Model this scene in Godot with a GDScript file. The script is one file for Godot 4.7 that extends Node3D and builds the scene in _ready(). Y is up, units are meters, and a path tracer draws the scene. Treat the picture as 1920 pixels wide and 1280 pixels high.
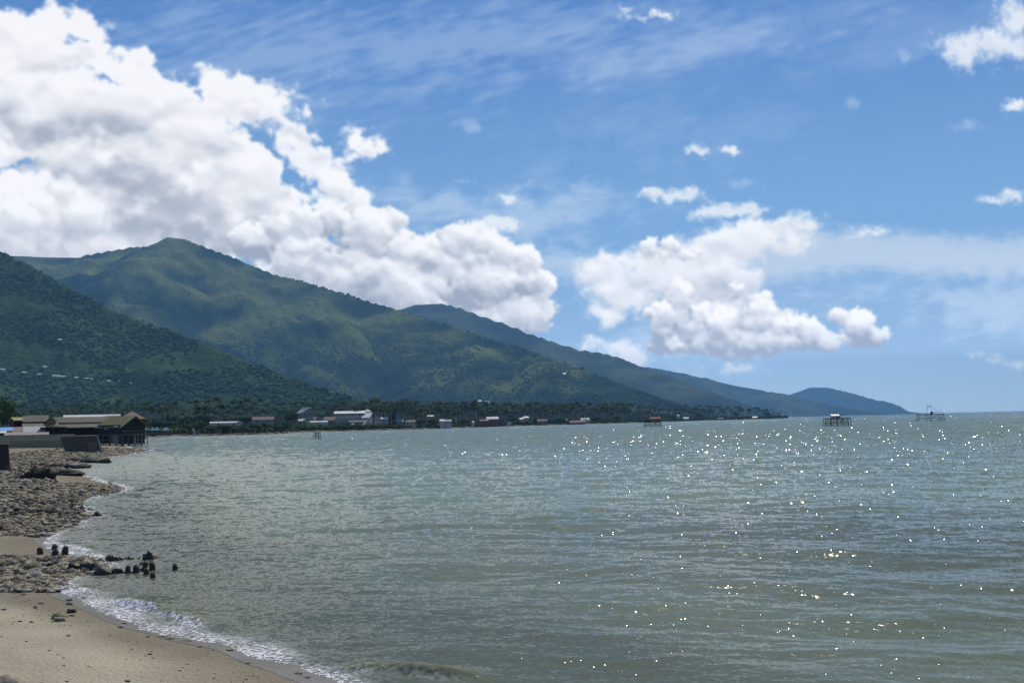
extends Node3D
# Bay with a stony beach on the left, mountains under cumulus clouds, fishing platforms on the water.

const F := 1900.0          # focal length of the lens in pixels of a 1920 x 1280 picture
const HAZE := 0.000065     # of the air, per metre
const HAZE_GLOW := Vector3(0.075, 0.165, 0.27)   # what thick haze looks like in this light
const EYE := Vector3(0, 4.0, 0)
var cam_basis := Basis.from_euler(Vector3(deg_to_rad(4.574), 0.0, deg_to_rad(-1.26)))
var rng := RandomNumberGenerator.new()


func _ready() -> void:
	rng.seed = 20240611
	var cam := Camera3D.new()
	cam.name = "camera"
	add_child(cam)
	cam.position = EYE
	cam.basis = cam_basis
	cam.fov = rad_to_deg(2.0 * atan(640.0 / F))
	cam.near = 0.1
	cam.far = 60000.0
	cam.current = true

	var env := Environment.new()
	env.background_mode = Environment.BG_SKY
	var sky := Sky.new()
	var pan := PanoramaSkyMaterial.new()
	pan.panorama = make_sky()
	pan.energy_multiplier = 2.0
	sky.sky_material = pan
	env.sky = sky
	env.background_energy_multiplier = 1.0
	env.tonemap_mode = Environment.TONE_MAPPER_LINEAR
	env.tonemap_exposure = 1.0
	env.sdfgi_enabled = true
	env.ssao_enabled = true
	env.ssil_enabled = true
	env.fog_enabled = true
	env.fog_density = HAZE
	env.fog_light_color = Color(0.55, 0.79, 1.0)
	var we := WorldEnvironment.new()
	we.name = "world_environment"
	we.environment = env
	add_child(we)

	var sun := DirectionalLight3D.new()
	sun.name = "sun"
	sun.light_energy = 1.3
	sun.light_color = Color(1.0, 0.955, 0.88)
	sun.light_angular_distance = 0.5
	sun.shadow_enabled = true
	add_child(sun)
	sun.look_at_from_position(Vector3.ZERO, -dir_of(13.0, 45.0))

	build_all()


func dir_of(az: float, el: float) -> Vector3:
	var a := deg_to_rad(az)
	var e := deg_to_rad(el)
	return Vector3(sin(a) * cos(e), sin(e), -cos(a) * cos(e))


func px_dir(px: float, py: float) -> Vector3:
	return cam_basis * Vector3((px - 960.0) / F, -(py - 640.0) / F, -1.0)


# where the sight line through that picture point meets the level y
func on_level(px: float, py: float, y := 0.0) -> Vector3:
	var d := px_dir(px, py)
	return EYE + d * ((y - EYE.y) / d.y)


# the point on that sight line at a horizontal distance
func at_range(px: float, py: float, dist: float) -> Vector3:
	var d := px_dir(px, py)
	return EYE + d * (dist / Vector2(d.x, d.z).length())


func sstep(a: float, b: float, x: float) -> float:
	var t := clampf((x - a) / (b - a), 0.0, 1.0)
	return t * t * (3.0 - 2.0 * t)


func fnoise(type: int, freq: float, oct: int, seed_: int, gain := 0.5, ridged := false) -> FastNoiseLite:
	var n := FastNoiseLite.new()
	n.noise_type = type
	n.frequency = freq
	n.seed = seed_
	if oct > 1:
		n.fractal_type = FastNoiseLite.FRACTAL_RIDGED if ridged else FastNoiseLite.FRACTAL_FBM
		n.fractal_octaves = oct
		n.fractal_gain = gain
	else:
		n.fractal_type = FastNoiseLite.FRACTAL_NONE
	return n

# ------------------------------------------------------------------ sky
const PW := 4096
const PH := 2048
const NA := 760        # detailed part: columns
const NE := 330        # and rows
var su := PackedFloat32Array()   # picture coordinates of each detailed texel
var sv := PackedFloat32Array()
var scol := PackedVector3Array()  # its colour so far, display values 0..1
var wu := PackedFloat32Array()   # picture coordinates, bent by turbulence
var wv := PackedFloat32Array()


func air(el: float, az: float) -> Vector3:
	# display colour of the clear air at an elevation in degrees
	var t := clampf(el / 24.0, 0.0, 1.0)
	var low := Vector3(0.625, 0.72, 0.79)
	var mid := Vector3(0.465, 0.632, 0.802)
	var top := Vector3(0.345, 0.515, 0.755)
	var c := low.lerp(mid, pow(clampf(t / 0.42, 0.0, 1.0), 0.75))
	c = c.lerp(top, sstep(0.4, 1.0, t))
	if el > 24.0:
		c = c.lerp(Vector3(0.25, 0.40, 0.66), sstep(24.0, 80.0, el))
	# a little paler towards the sun
	var away := absf(wrapf(az - 14.0, -180.0, 180.0)) / 180.0
	return c * (1.03 - 0.10 * away)


# the haze over the land lies in front of the sky: what must stand behind it to be seen as c
func behind_haze(c: Vector3, el: float) -> Color:
	var t := exp(-HAZE * minf(21000.0, 1230.0 / maxf(sin(deg_to_rad(el)), 0.001)))
	var a := Color(c.x, c.y, c.z).srgb_to_linear()
	a.r = maxf(0.0, (a.r - HAZE_GLOW.x * (1.0 - t)) / t)
	a.g = maxf(0.0, (a.g - HAZE_GLOW.y * (1.0 - t)) / t)
	a.b = maxf(0.0, (a.b - HAZE_GLOW.z * (1.0 - t)) / t)
	a = a * 0.5      # the sky material doubles it again
	a.a = 1.0
	return a.linear_to_srgb().clamp()


func make_sky() -> ImageTexture:
	var im := wide_sky()
	detailed_sky(im)
	return ImageTexture.create_from_image(im)


func wide_sky() -> Image:
	# all directions, coarse: air and scattered fair-weather clouds
	var w := 1024
	var h := 512
	var im := Image.create(w, h, false, Image.FORMAT_RGB8)
	var n1 := fnoise(FastNoiseLite.TYPE_SIMPLEX_SMOOTH, 1.0, 6, 5, 0.52)
	var n2 := fnoise(FastNoiseLite.TYPE_SIMPLEX_SMOOTH, 0.8, 3, 77)
	for j in h:
		var el := 90.0 - (j + 0.5) * 180.0 / h
		if el < -1.0:
			im.fill_rect(Rect2i(0, j, w, h - j), Color(0.36, 0.42, 0.44))
			break
		var ce := cos(deg_to_rad(el))
		for i in w:
			var az := (i + 0.5) * 360.0 / w
			var c := air(maxf(el, 0.0), az)
			var a := deg_to_rad(az)
			var up := 1.0 / (sin(deg_to_rad(maxf(el, 0.0))) + 0.16)
			var x := sin(a) * ce * up
			var z := -cos(a) * ce * up
			var d := n1.get_noise_2d(x * 0.55, z * 0.55) + 0.45 * n2.get_noise_2d(x * 0.3, z * 0.3)
			var k := sstep(0.10, 0.42, d) * 0.92 * sstep(0.0, 6.0, el)
			var shade := 0.93 - 0.16 * sstep(0.3, 0.75, d)
			c = c.lerp(Vector3(shade, shade * 1.005, shade * 1.02), k)
			im.set_pixel(i, j, behind_haze(c, maxf(el, 0.0)))
	im.resize(PW, PH, Image.INTERPOLATE_CUBIC)
	return im


# A bank of cloud: ellipses (x, y, half width, half height, turn in picture coordinates), filled with many round puffs, the edge broken up by noise, lit from above.
# o: soft = half width of the edge, big / fine = how far noise moves the edge, op = opacity, n = number of puffs per ellipse, r0 and r1 = their sizes, relief = how strongly they stand out,
# dark and lit = tones of the shaded and the lit side, tilt = direction of streaks, stretch = how long they are, sz = size of the noise
# greys: (x, y, half width, half height, how much) where the bank is thick and lets less light through
func cloud(list: Array, o: Dictionary, greys := []) -> void:
	var n := NA * NE
	var f := PackedFloat32Array()
	f.resize(n)
	f.fill(-400.0)
	var hgt := PackedFloat32Array()
	hgt.resize(n)
	var soft: float = o.get("soft", 3.0)
	var big: float = o.get("big", 14.0)
	var fine: float = o.get("fine", 3.0)
	var sz: float = o.get("sz", 40.0)
	var op: float = o.get("op", 1.0)
	var relief: float = o.get("relief", 1.0)
	var stretch: float = o.get("stretch", 1.0)
	var r0: float = o.get("r0", 6.0)
	var r1: float = o.get("r1", 20.0)
	var each: int = o.get("n", 0)
	var margin := soft * 2.0 + big * 1.6 + fine * 1.6 + 20.0
	var rs := RandomNumberGenerator.new()
	rs.seed = 900 + int(o.get("seed", 3))
	var puffs := []
	var wa: float = o.get("warp", 7.0)
	var ws: float = o.get("ws", 34.0)
	var nw := fnoise(FastNoiseLite.TYPE_SIMPLEX_SMOOTH, 1.0 / ws, 4, 500 + int(o.get("seed", 3)), 0.55)
	wu = su.duplicate()
	wv = sv.duplicate()
	var x0 := 99999.0
	var x1 := -99999.0
	var y0 := 99999.0
	var y1 := -99999.0
	for e in list:
		var r: float = maxf(e[2], e[3]) + margin + 30.0
		x0 = minf(x0, e[0] - r)
		x1 = maxf(x1, e[0] + r)
		y0 = minf(y0, e[1] - r)
		y1 = maxf(y1, e[1] + r)
	for k in n:
		var u := su[k]
		var v := sv[k]
		if u > x0 and u < x1 and v > y0 and v < y1:
			wu[k] = u + wa * 1.5 * nw.get_noise_2d(u, v)
			wv[k] = v + wa * 1.5 * nw.get_noise_2d(u + 700.0, v - 300.0)
	for e in list:
		var turn: float = deg_to_rad(e[4]) if e.size() > 4 else 0.0
		raster(f, hgt, e[0], e[1], e[2], e[3], turn, margin, 0.0, 0.0, 12.0)
		if each > 0:
			var count := int(each * clampf(e[2] * e[3] / 2500.0, 0.3, 4.0))
			for q in count:
				var rho := sqrt(rs.randf())
				var an := rs.randf() * TAU
				var x: float = cos(an) * rho * e[2] * 0.97
				var y: float = sin(an) * rho * e[3] * 0.97
				var size := lerpf(r1, r0, pow(rho, 1.5)) * (0.55 + 0.75 * rs.randf())
				size = minf(size, minf(e[2], e[3]) * 0.75)
				var m := minf(e[2], e[3])
				puffs.append([e[0] + x * cos(turn) - y * sin(turn), e[1] + x * sin(turn) + y * cos(turn), size, sqrt(maxf(0.0, 1.0 - rho * rho)) * m * 0.55 + rs.randf() * 5.0])
	for q in puffs:
		raster(f, hgt, q[0], q[1], q[2] * stretch, q[2], deg_to_rad(o.get("tilt", 0.0)), 4.0, q[2], q[3], 1.2)
	for q in o.get("holes", []):
		raster(f, hgt, q[0], q[1], q[2], q[3], deg_to_rad(q[4]), 20.0, 0.0, 0.0, -1.0)
	var nb := fnoise(FastNoiseLite.TYPE_SIMPLEX_SMOOTH, 1.0, 4, o.get("seed", 3), 0.5)
	var tl: float = deg_to_rad(o.get("tilt", 0.0))
	var tc := cos(tl)
	var ts := sin(tl)
	var alpha := PackedFloat32Array()
	alpha.resize(n)
	var lo := -margin * 1.2
	for k in n:
		if f[k] < lo:
			continue
		var x := (su[k] * tc + sv[k] * ts) / stretch
		var y := -su[k] * ts + sv[k] * tc
		var b := nb.get_noise_2d(x / (sz * 2.6), y / (sz * 2.6))
		var g := nb.get_noise_2d(x / (sz * 0.42) + 40.0, y / (sz * 0.42))
		var d := f[k] + big * b * 1.6 + fine * g * 1.6
		f[k] = d
		alpha[k] = sstep(-soft, soft, d) * op
		hgt[k] = relief * (hgt[k] + fine * g * 0.9 + big * b * 0.25)
	for pass_ in int(o.get("smooth", 1)):
		hgt = blurred(hgt)
	var wide := hgt
	for pass_ in 5:
		wide = blurred(wide)
	var dark: Vector3 = o.get("dark", Vector3(0.70, 0.735, 0.78))
	var lit: Vector3 = o.get("lit", Vector3(0.955, 0.96, 0.97))
	var base: float = o.get("base", 0.60)
	var ng := fnoise(FastNoiseLite.TYPE_SIMPLEX_SMOOTH, 1.0 / 90.0, 5, 31, 0.55)
	for j in range(8, NE - 8):
		for i in range(6, NA - 6):
			var k := j * NA + i
			if alpha[k] <= 0.003:
				continue
			var gx := (hgt[k + 1] - hgt[k - 1]) / 5.8
			var gy := (hgt[k + NA] - hgt[k - NA]) / 5.8     # grows downwards
			var wx := (wide[k + 4] - wide[k - 4]) / 23.0
			var wy := (wide[k + 4 * NA] - wide[k - 4 * NA]) / 23.0
			var inv := 1.0 / sqrt(1.0 + gx * gx + gy * gy)
			# light from above and a little from the right
			var l := (gy * 0.75 - gx * 0.20 + 0.25) * inv
			var lw := (wy * 0.75 - wx * 0.20) / sqrt(1.0 + wx * wx + wy * wy)
			# hollows between the bulges get less light, crests more
			var hollow := clampf((wide[k] - hgt[k]) * 0.035, -0.12, 0.3)
			var b := base + 0.34 * l + 0.34 * lw - hollow
			var grey := 0.0
			for q in greys:
				var dx: float = (su[k] - q[0]) / q[2]
				var dy: float = (sv[k] - q[1]) / q[3]
				var r2 := dx * dx + dy * dy
				if r2 < 4.0:
					grey += q[4] * exp(-1.6 * r2)
			if grey > 0.0:
				grey = clampf(grey * (1.0 + 1.2 * ng.get_noise_2d(su[k], sv[k] * 1.5)), 0.0, 1.0)
			b = clampf(b - grey * 0.75, 0.0, 1.0)
			var c := dark.lerp(lit, b)
			scol[k] = scol[k].lerp(c, alpha[k])


func blurred(a: PackedFloat32Array) -> PackedFloat32Array:
	var b := a.duplicate()
	for k in range(NA + 1, a.size() - NA - 1):
		if a[k] != 0.0 or a[k - 1] != 0.0:
			b[k] = a[k] * 0.28 + (a[k - 1] + a[k + 1] + a[k - NA] + a[k + NA]) * 0.18
	return b


# joins one ellipse to the field f (picture units inside the edge) and, when it is a puff, its dome to the heights
func raster(f: PackedFloat32Array, hgt: PackedFloat32Array, cx: float, cy: float, rx: float, ry: float, turn: float, margin: float, dome: float, z0: float, k_union: float) -> void:
	var ct := cos(turn)
	var st := sin(turn)
	var m := minf(rx, ry)
	var reach := maxf(rx, ry) * (1.0 + margin / m) / 2.3
	var i0 := clampi(int(texel_x(cx) - reach), 0, NA - 1)
	var i1 := clampi(int(texel_x(cx) + reach), 0, NA - 1)
	var j0 := clampi(int(texel_y(cx, cy) - reach), 0, NE - 1)
	var j1 := clampi(int(texel_y(cx, cy) + reach), 0, NE - 1)
	for j in range(j0, j1 + 1):
		for i in range(i0, i1 + 1):
			var k := j * NA + i
			var dx := wu[k] - cx
			var dy := wv[k] - cy
			var x := (dx * ct + dy * st) / rx
			var y := (-dx * st + dy * ct) / ry
			var r := x * x + y * y
			if k_union < 0.0:
				f[k] = minf(f[k], (sqrt(r) - 1.0) * m * 1.5)
				continue
			if dome > 0.0:
				if r < 1.0:
					hgt[k] = maxf(hgt[k], z0 + dome * sqrt(1.0 - r))
				elif r > 2.2:
					continue
			var d := (1.0 - sqrt(r)) * m
			var old := f[k]
			var hh := clampf(0.5 + 0.5 * (d - old) / k_union, 0.0, 1.0)
			f[k] = lerpf(old, d, hh) + k_union * hh * (1.0 - hh)


func texel_x(px: float) -> float:
	return (rad_to_deg(atan((px - 960.0) / F)) + 33.4) * PW / 360.0


func texel_y(px: float, py: float) -> float:
	var d := px_dir(px, py).normalized()
	return (28.0 - rad_to_deg(asin(d.y))) * PW / 360.0


func detailed_sky(im: Image) -> void:
	var n := NA * NE
	su.resize(n)
	sv.resize(n)
	scol.resize(n)
	var inv := cam_basis.transposed()
	for j in NE:
		var el := 28.0 - (j + 0.5) * 360.0 / PW
		for i in NA:
			var az := -33.4 + (i + 0.5) * 360.0 / PW
			var d := inv * dir_of(az, el)
			var k := j * NA + i
			su[k] = 960.0 - F * d.x / d.z
			sv[k] = 640.0 + F * d.y / d.z
			scol[k] = air(maxf(el, 0.0), az)
	sky_clouds()
	# into the wide sky, joined softly at the rim
	var off := int(round(-33.4 * PW / 360.0))
	var top := int(round((90.0 - 28.0) * PW / 360.0))
	for j in NE:
		for i in NA:
			var k := j * NA + i
			var rim := minf(minf(i, NA - 1 - i) / 55.0, j / 28.0)
			var x := posmod(off + i, PW)
			var c := behind_haze(scol[k], maxf(28.0 - (j + 0.5) * 360.0 / PW, 0.0))
			if rim < 1.0:
				c = im.get_pixel(x, top + j).lerp(c, sstep(0.12, 1.0, rim))
			im.set_pixel(x, top + j, c)


func sky_clouds() -> void:
	var pale := Vector3(0.86, 0.89, 0.94)
	var paler := Vector3(0.80, 0.84, 0.90)
	# thin high streaks
	cloud([[760, 60, 330, 60, -14], [1000, 110, 300, 40, -12], [480, 90, 330, 50, -20], [640, 10, 300, 40, -10]], {"soft": 60.0, "big": 60.0, "fine": 34.0, "sz": 40.0, "op": 0.32, "warp": 60.0, "ws": 160.0, "stretch": 5.0, "tilt": -14.0, "relief": 0.0, "seed": 11, "lit": pale, "dark": paler})
	cloud([[1480, 60, 260, 26, -14], [1600, 70, 200, 22, -10], [1210, 260, 120, 14, -8], [1300, 40, 200, 26, -12], [1750, 60, 180, 40, -10]], {"soft": 46.0, "big": 36.0, "fine": 16.0, "sz": 40.0, "op": 0.20, "warp": 40.0, "ws": 160.0, "stretch": 5.0, "tilt": -14.0, "relief": 0.0, "seed": 23, "lit": pale, "dark": paler})
	cloud([[1010, 415, 150, 26, -9], [860, 392, 130, 20, 6], [1120, 500, 110, 24, 0], [1830, 575, 160, 24, 4], [1300, 640, 120, 40, 0]], {"soft": 34.0, "big": 22.0, "fine": 12.0, "sz": 34.0, "op": 0.46, "warp": 30.0, "ws": 120.0, "stretch": 3.5, "tilt": -10.0, "relief": 0.0, "seed": 35, "lit": pale, "dark": paler})
	# the pale layer that runs out to the right
	cloud([[1700, 480, 340, 36, 1], [1520, 470, 160, 34, -3], [1400, 500, 260, 36, -4], [1180, 505, 120, 20, 0], [1960, 480, 200, 36, 0]], {"soft": 20.0, "big": 8.0, "fine": 5.0, "sz": 30.0, "op": 0.66, "stretch": 5.0, "relief": 0.1, "seed": 41, "lit": Vector3(0.83, 0.86, 0.90), "dark": Vector3(0.78, 0.82, 0.87)})
	# right-hand bank, upper sheet
	var sheet := {"soft": 11.0, "big": 12.0, "fine": 4.0, "sz": 44.0, "n": 10, "r0": 10.0, "r1": 26.0, "smooth": 6, "relief": 0.55, "warp": 14.0, "ws": 50.0, "stretch": 1.6, "tilt": -12.0, "seed": 50, "base": 0.70, "dark": Vector3(0.72, 0.755, 0.80), "lit": Vector3(0.93, 0.94, 0.955)}
	cloud([[1450, 430, 80, 22, -8], [1500, 415, 50, 10, -8], [1360, 460, 110, 34, -10], [1250, 490, 100, 30, -8], [1150, 505, 50, 20, 0], [1420, 470, 100, 22, -14], [1240, 520, 110, 36, 0], [1180, 560, 60, 34, 0], [1145, 590, 34, 18, 0], [1330, 530, 90, 50, 0]], sheet, [[1330, 540, 60, 36, 0.8], [1235, 575, 30, 30, 0.6], [1180, 540, 40, 20, 0.2]])
	cloud([[1215, 462, 15, 18], [1257, 460, 16, 20], [1236, 478, 30, 14], [1290, 478, 22, 10]], {"soft": 2.5, "big": 2.0, "fine": 2.0, "sz": 20.0, "n": 26, "r0": 4.0, "r1": 10.0, "seed": 55})
	# right-hand bank, heaped clouds in front
	var heap := {"soft": 3.0, "big": 6.0, "fine": 3.0, "sz": 30.0, "n": 46, "r0": 3.5, "r1": 19.0, "seed": 60, "base": 0.56, "relief": 1.1, "smooth": 2, "dark": Vector3(0.60, 0.65, 0.715)}
	cloud([[1245, 600, 38, 36], [1275, 560, 26, 42], [1290, 600, 46, 36], [1350, 610, 54, 40], [1345, 640, 80, 24], [1425, 590, 36, 40], [1430, 560, 22, 20], [1470, 610, 40, 28], [1440, 640, 70, 24], [1515, 620, 30, 28], [1540, 640, 26, 18], [1566, 640, 30, 12], [1380, 545, 12, 12], [1250, 650, 40, 16], [1395, 660, 50, 12]], heap, [[1300, 665, 90, 24, 0.6], [1420, 668, 110, 20, 0.6], [1225, 640, 40, 34, 0.55], [1390, 590, 14, 30, 0.4], [1520, 662, 60, 16, 0.5], [1290, 585, 14, 30, 0.35], [1330, 630, 50, 14, 0.3], [1460, 625, 40, 14, 0.3]])
	heap.seed = 64
	cloud([[1577, 597, 15, 17], [1615, 610, 32, 28], [1645, 630, 28, 18], [1600, 636, 34, 13]], heap, [[1640, 648, 40, 12, 0.7], [1600, 640, 30, 12, 0.4], [1630, 625, 16, 10, 0.3]])
	cloud([[1150, 655, 40, 18], [1185, 672, 32, 14], [1110, 650, 30, 10], [1390, 694, 24, 5], [1866, 675, 24, 5, 12]], {"soft": 8.0, "big": 8.0, "fine": 3.0, "sz": 26.0, "op": 0.8, "seed": 70, "n": 14, "r0": 5.0, "r1": 12.0, "smooth": 3, "base": 0.7, "dark": Vector3(0.74, 0.78, 0.83), "lit": Vector3(0.92, 0.93, 0.95)})
	# the great bank over the mountains: the soft upper sheet
	var bank := {"soft": 10.0, "big": 15.0, "fine": 5.0, "sz": 60.0, "n": 5, "r0": 16.0, "r1": 50.0, "seed": 80, "relief": 0.7, "smooth": 8, "stretch": 1.7, "tilt": 8.0, "base": 0.84, "warp": 22.0, "ws": 70.0, "holes": [[480, 252, 44, 18, 22], [522, 290, 30, 17, 50], [556, 332, 46, 20, 48], [588, 374, 28, 22, 50], [190, 140, 26, 8, 15], [148, 72, 16, 8, 30], [440, 232, 20, 6, 20], [385, 190, 12, 5, 30], [20, 318, 36, 6, 0], [60, 300, 14, 8, 0]], "dark": Vector3(0.66, 0.695, 0.745), "lit": Vector3(0.955, 0.955, 0.965)}
	cloud([[60, 90, 120, 70], [150, 56, 50, 24, 30], [30, 200, 170, 110], [200, 170, 120, 70, 10], [310, 190, 100, 54, 14], [410, 170, 54, 44], [490, 190, 70, 30, 20], [540, 185, 60, 14, 10], [590, 180, 34, 9, 12], [200, 300, 230, 90], [60, 400, 200, 110], [350, 270, 90, 60], [440, 290, 50, 46, 40], [470, 350, 64, 60], [330, 400, 200, 100], [180, 420, 220, 70], [520, 400, 36, 44]], bank, [[120, 245, 150, 40, 0.95], [240, 320, 130, 70, 0.75], [330, 390, 120, 70, 1.15], [420, 275, 40, 24, 0.65], [60, 440, 140, 30, 0.5], [400, 450, 70, 50, 0.7], [230, 420, 120, 40, 0.5], [100, 330, 60, 16, 0.4], [480, 380, 60, 20, 0.3], [60, 130, 80, 12, 0.25]])
	# its arm that reaches down to the right
	var arm := {"soft": 9.0, "big": 10.0, "fine": 5.0, "sz": 42.0, "n": 6, "r0": 8.0, "r1": 26.0, "seed": 90, "relief": 0.6, "smooth": 5, "warp": 16.0, "ws": 50.0, "stretch": 1.5, "tilt": 35.0, "base": 0.82, "dark": Vector3(0.76, 0.79, 0.84)}
	cloud([[510, 205, 44, 30, 40], [550, 250, 34, 36, 40], [585, 300, 38, 28, 40], [635, 345, 42, 28, 40], [662, 375, 28, 28], [540, 285, 20, 12, 40], [620, 390, 60, 20]], arm, [[600, 330, 20, 40, 0.2]])
	arm.merge({"seed": 92, "tilt": 0.0}, true)
	cloud([[640, 300, 26, 20, 40], [668, 268, 30, 16, 10], [690, 280, 30, 18], [716, 272, 13, 7]], arm)
	cloud([[115, 360, 40, 28], [80, 400, 54, 34], [150, 410, 54, 36], [30, 420, 54, 44], [60, 450, 80, 28]], {"soft": 9.0, "big": 8.0, "fine": 4.0, "sz": 34.0, "op": 0.8, "seed": 95, "n": 24, "r0": 6.0, "r1": 26.0, "smooth": 3, "base": 0.64, "dark": Vector3(0.70, 0.73, 0.775)}, [[150, 440, 90, 24, 0.4]])
	# heaped clouds along the ridge
	var ridge := {"soft": 3.0, "big": 7.0, "fine": 3.0, "sz": 34.0, "n": 38, "r0": 3.5, "r1": 27.0, "seed": 100, "relief": 1.1, "smooth": 2, "base": 0.56, "dark": Vector3(0.60, 0.645, 0.705)}
	cloud([[470, 450, 40, 34], [520, 430, 44, 36], [570, 420, 44, 34], [630, 410, 44, 28], [690, 440, 54, 52], [735, 420, 28, 28], [760, 470, 44, 40], [560, 500, 90, 60], [660, 520, 100, 60], [760, 540, 100, 60], [800, 485, 44, 40], [822, 500, 40, 44], [860, 460, 40, 40], [845, 440, 20, 20], [900, 450, 38, 30], [950, 480, 36, 36], [985, 490, 28, 32], [900, 530, 90, 56], [1000, 540, 42, 38], [1010, 580, 36, 28], [960, 590, 80, 40], [1030, 612, 18, 8]], ridge, [[470, 470, 40, 30, 0.6], [620, 480, 70, 26, 0.45], [700, 540, 50, 40, 0.6], [870, 560, 28, 36, 0.85], [800, 500, 40, 24, 0.5], [960, 560, 40, 30, 0.5], [900, 500, 40, 20, 0.45], [560, 470, 60, 20, 0.4], [1010, 530, 14, 26, 0.4], [540, 510, 60, 20, 0.4]])
	# small clouds apart
	cloud([[1245, 28, 18, 8, 12], [1900, 200, 20, 10], [1362, 283, 12, 4]], {"soft": 5.0, "big": 5.0, "fine": 3.0, "sz": 18.0, "seed": 110, "n": 20, "r0": 4.0, "r1": 9.0, "relief": 0.6, "base": 0.8})
	cloud([[1790, 92, 38, 22], [1815, 105, 20, 20], [1865, 78, 40, 26, -20], [1905, 45, 30, 30], [1910, 85, 24, 24], [1855, 112, 16, 16], [1900, 12, 20, 16]], {"soft": 18.0, "big": 14.0, "fine": 6.0, "warp": 16.0, "ws": 40.0, "n": 8, "r0": 8.0, "r1": 16.0, "smooth": 4, "sz": 28.0, "op": 0.85, "seed": 113, "relief": 0.4, "base": 0.8, "dark": Vector3(0.80, 0.84, 0.89)})
	cloud([[1225, 360, 20, 8], [1262, 368, 34, 8, 4], [1298, 364, 16, 8], [1362, 398, 60, 12, -4], [955, 377, 22, 6, 8], [865, 338, 12, 4], [1868, 377, 22, 7, 10], [1905, 367, 18, 9], [1635, 435, 30, 6, -8], [940, 420, 40, 12, 6], [1310, 284, 16, 5, 20], [1195, 34, 16, 4], [1170, 15, 14, 4]], {"soft": 6.0, "big": 5.0, "fine": 3.5, "sz": 18.0, "op": 0.85, "seed": 117, "relief": 0.4, "stretch": 1.7, "base": 0.8, "dark": Vector3(0.80, 0.84, 0.88), "lit": Vector3(0.93, 0.94, 0.955)})
	cloud([[1700, 108, 14, 8], [885, 240, 12, 8], [1600, 195, 12, 10], [1400, 345, 14, 5], [1820, 236, 14, 5], [990, 350, 30, 4]], {"soft": 8.0, "big": 6.0, "fine": 3.5, "sz": 16.0, "op": 0.35, "seed": 119, "relief": 0.3, "base": 0.8, "lit": pale, "dark": paler})

# ------------------------------------------------------------------ small tools
var mats := {}
var taken := {}


func numbered(called: String) -> String:
	var n: int = taken.get(called, 0)
	taken[called] = n + 1
	return called if n == 0 else "%s_%03d" % [called, n]


func tag(o: Node3D, label: String, category: String, group := "") -> Node3D:
	o.set_meta("label", label)
	o.set_meta("category", category)
	if group != "":
		o.set_meta("group", group)
	return o


func thing(called: String, label: String, category: String, at: Vector3, turn := 0.0, group := "") -> Node3D:
	var o := Node3D.new()
	o.name = numbered(called)
	add_child(o)
	o.position = at
	o.rotation.y = turn
	tag(o, label, category, group)
	return o


func put(called: String, mesh: Mesh, m: Material, parent: Node3D = self) -> MeshInstance3D:
	var o := MeshInstance3D.new()
	o.name = numbered(called) if parent == self else called
	o.mesh = mesh
	if m:
		o.material_override = m
	parent.add_child(o, true)
	return o


func struct(called: String, mesh: Mesh, m: Material, label := "") -> MeshInstance3D:
	var o := put(called, mesh, m)
	o.set_meta("kind", "structure")
	if label != "":
		o.set_meta("label", label)
	return o


func lin(r: float, g: float, b: float) -> Color:
	return Color(r, g, b).linear_to_srgb()


# a plain material; col holds real-world (linear) reflectances
func mat(key: String, r: float, g: float, b: float, rough := 0.85, o := {}) -> StandardMaterial3D:
	if mats.has(key):
		return mats[key]
	var m := StandardMaterial3D.new()
	m.resource_name = key
	m.albedo_color = lin(r, g, b)
	m.roughness = rough
	m.metallic_specular = o.get("spec", 0.4)
	m.vertex_color_use_as_albedo = o.get("vc", false)
	if o.has("tex"):
		m.albedo_texture = o.tex
		m.uv1_triplanar = true
		m.uv1_world_triplanar = o.get("world", true)
		var s: float = o.get("scale", 1.0)
		var st: float = o.get("flat", 1.0)
		m.uv1_scale = Vector3(s, s * st, s)
	if o.has("bump"):
		m.heightmap_enabled = true
		m.heightmap_texture = o.bump
		m.heightmap_scale = o.get("relief", 2.0)
		if not o.has("tex"):
			m.uv1_triplanar = true
			m.uv1_world_triplanar = o.get("world", true)
			var s2: float = o.get("scale", 1.0)
			m.uv1_scale = Vector3(s2, s2, s2)
	if o.has("back"):
		m.backlight_enabled = true
		m.backlight = o.back
	mats[key] = m
	return m


func speckle(seed_: int, freq: float, lo: float, hi: float, oct := 4, size := 256, type := FastNoiseLite.TYPE_SIMPLEX_SMOOTH) -> NoiseTexture2D:
	var t := NoiseTexture2D.new()
	t.width = size
	t.height = size
	t.seamless = true
	t.noise = fnoise(type, freq, oct, seed_, 0.6)
	var g := Gradient.new()
	g.set_color(0, lin(lo, lo, lo))
	g.set_color(1, lin(hi, hi, hi))
	t.color_ramp = g
	return t


func st_new() -> SurfaceTool:
	var st := SurfaceTool.new()
	st.begin(Mesh.PRIMITIVE_TRIANGLES)
	st.set_smooth_group(-1)
	return st


func done(st: SurfaceTool) -> ArrayMesh:
	st.generate_normals()
	return st.commit()


func tri(st: SurfaceTool, a: Vector3, b: Vector3, c: Vector3) -> void:
	st.add_vertex(a)
	st.add_vertex(b)
	st.add_vertex(c)


# corners clockwise as seen from the front
func quad(st: SurfaceTool, a: Vector3, b: Vector3, c: Vector3, d: Vector3) -> void:
	tri(st, a, b, c)
	tri(st, a, c, d)


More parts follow.
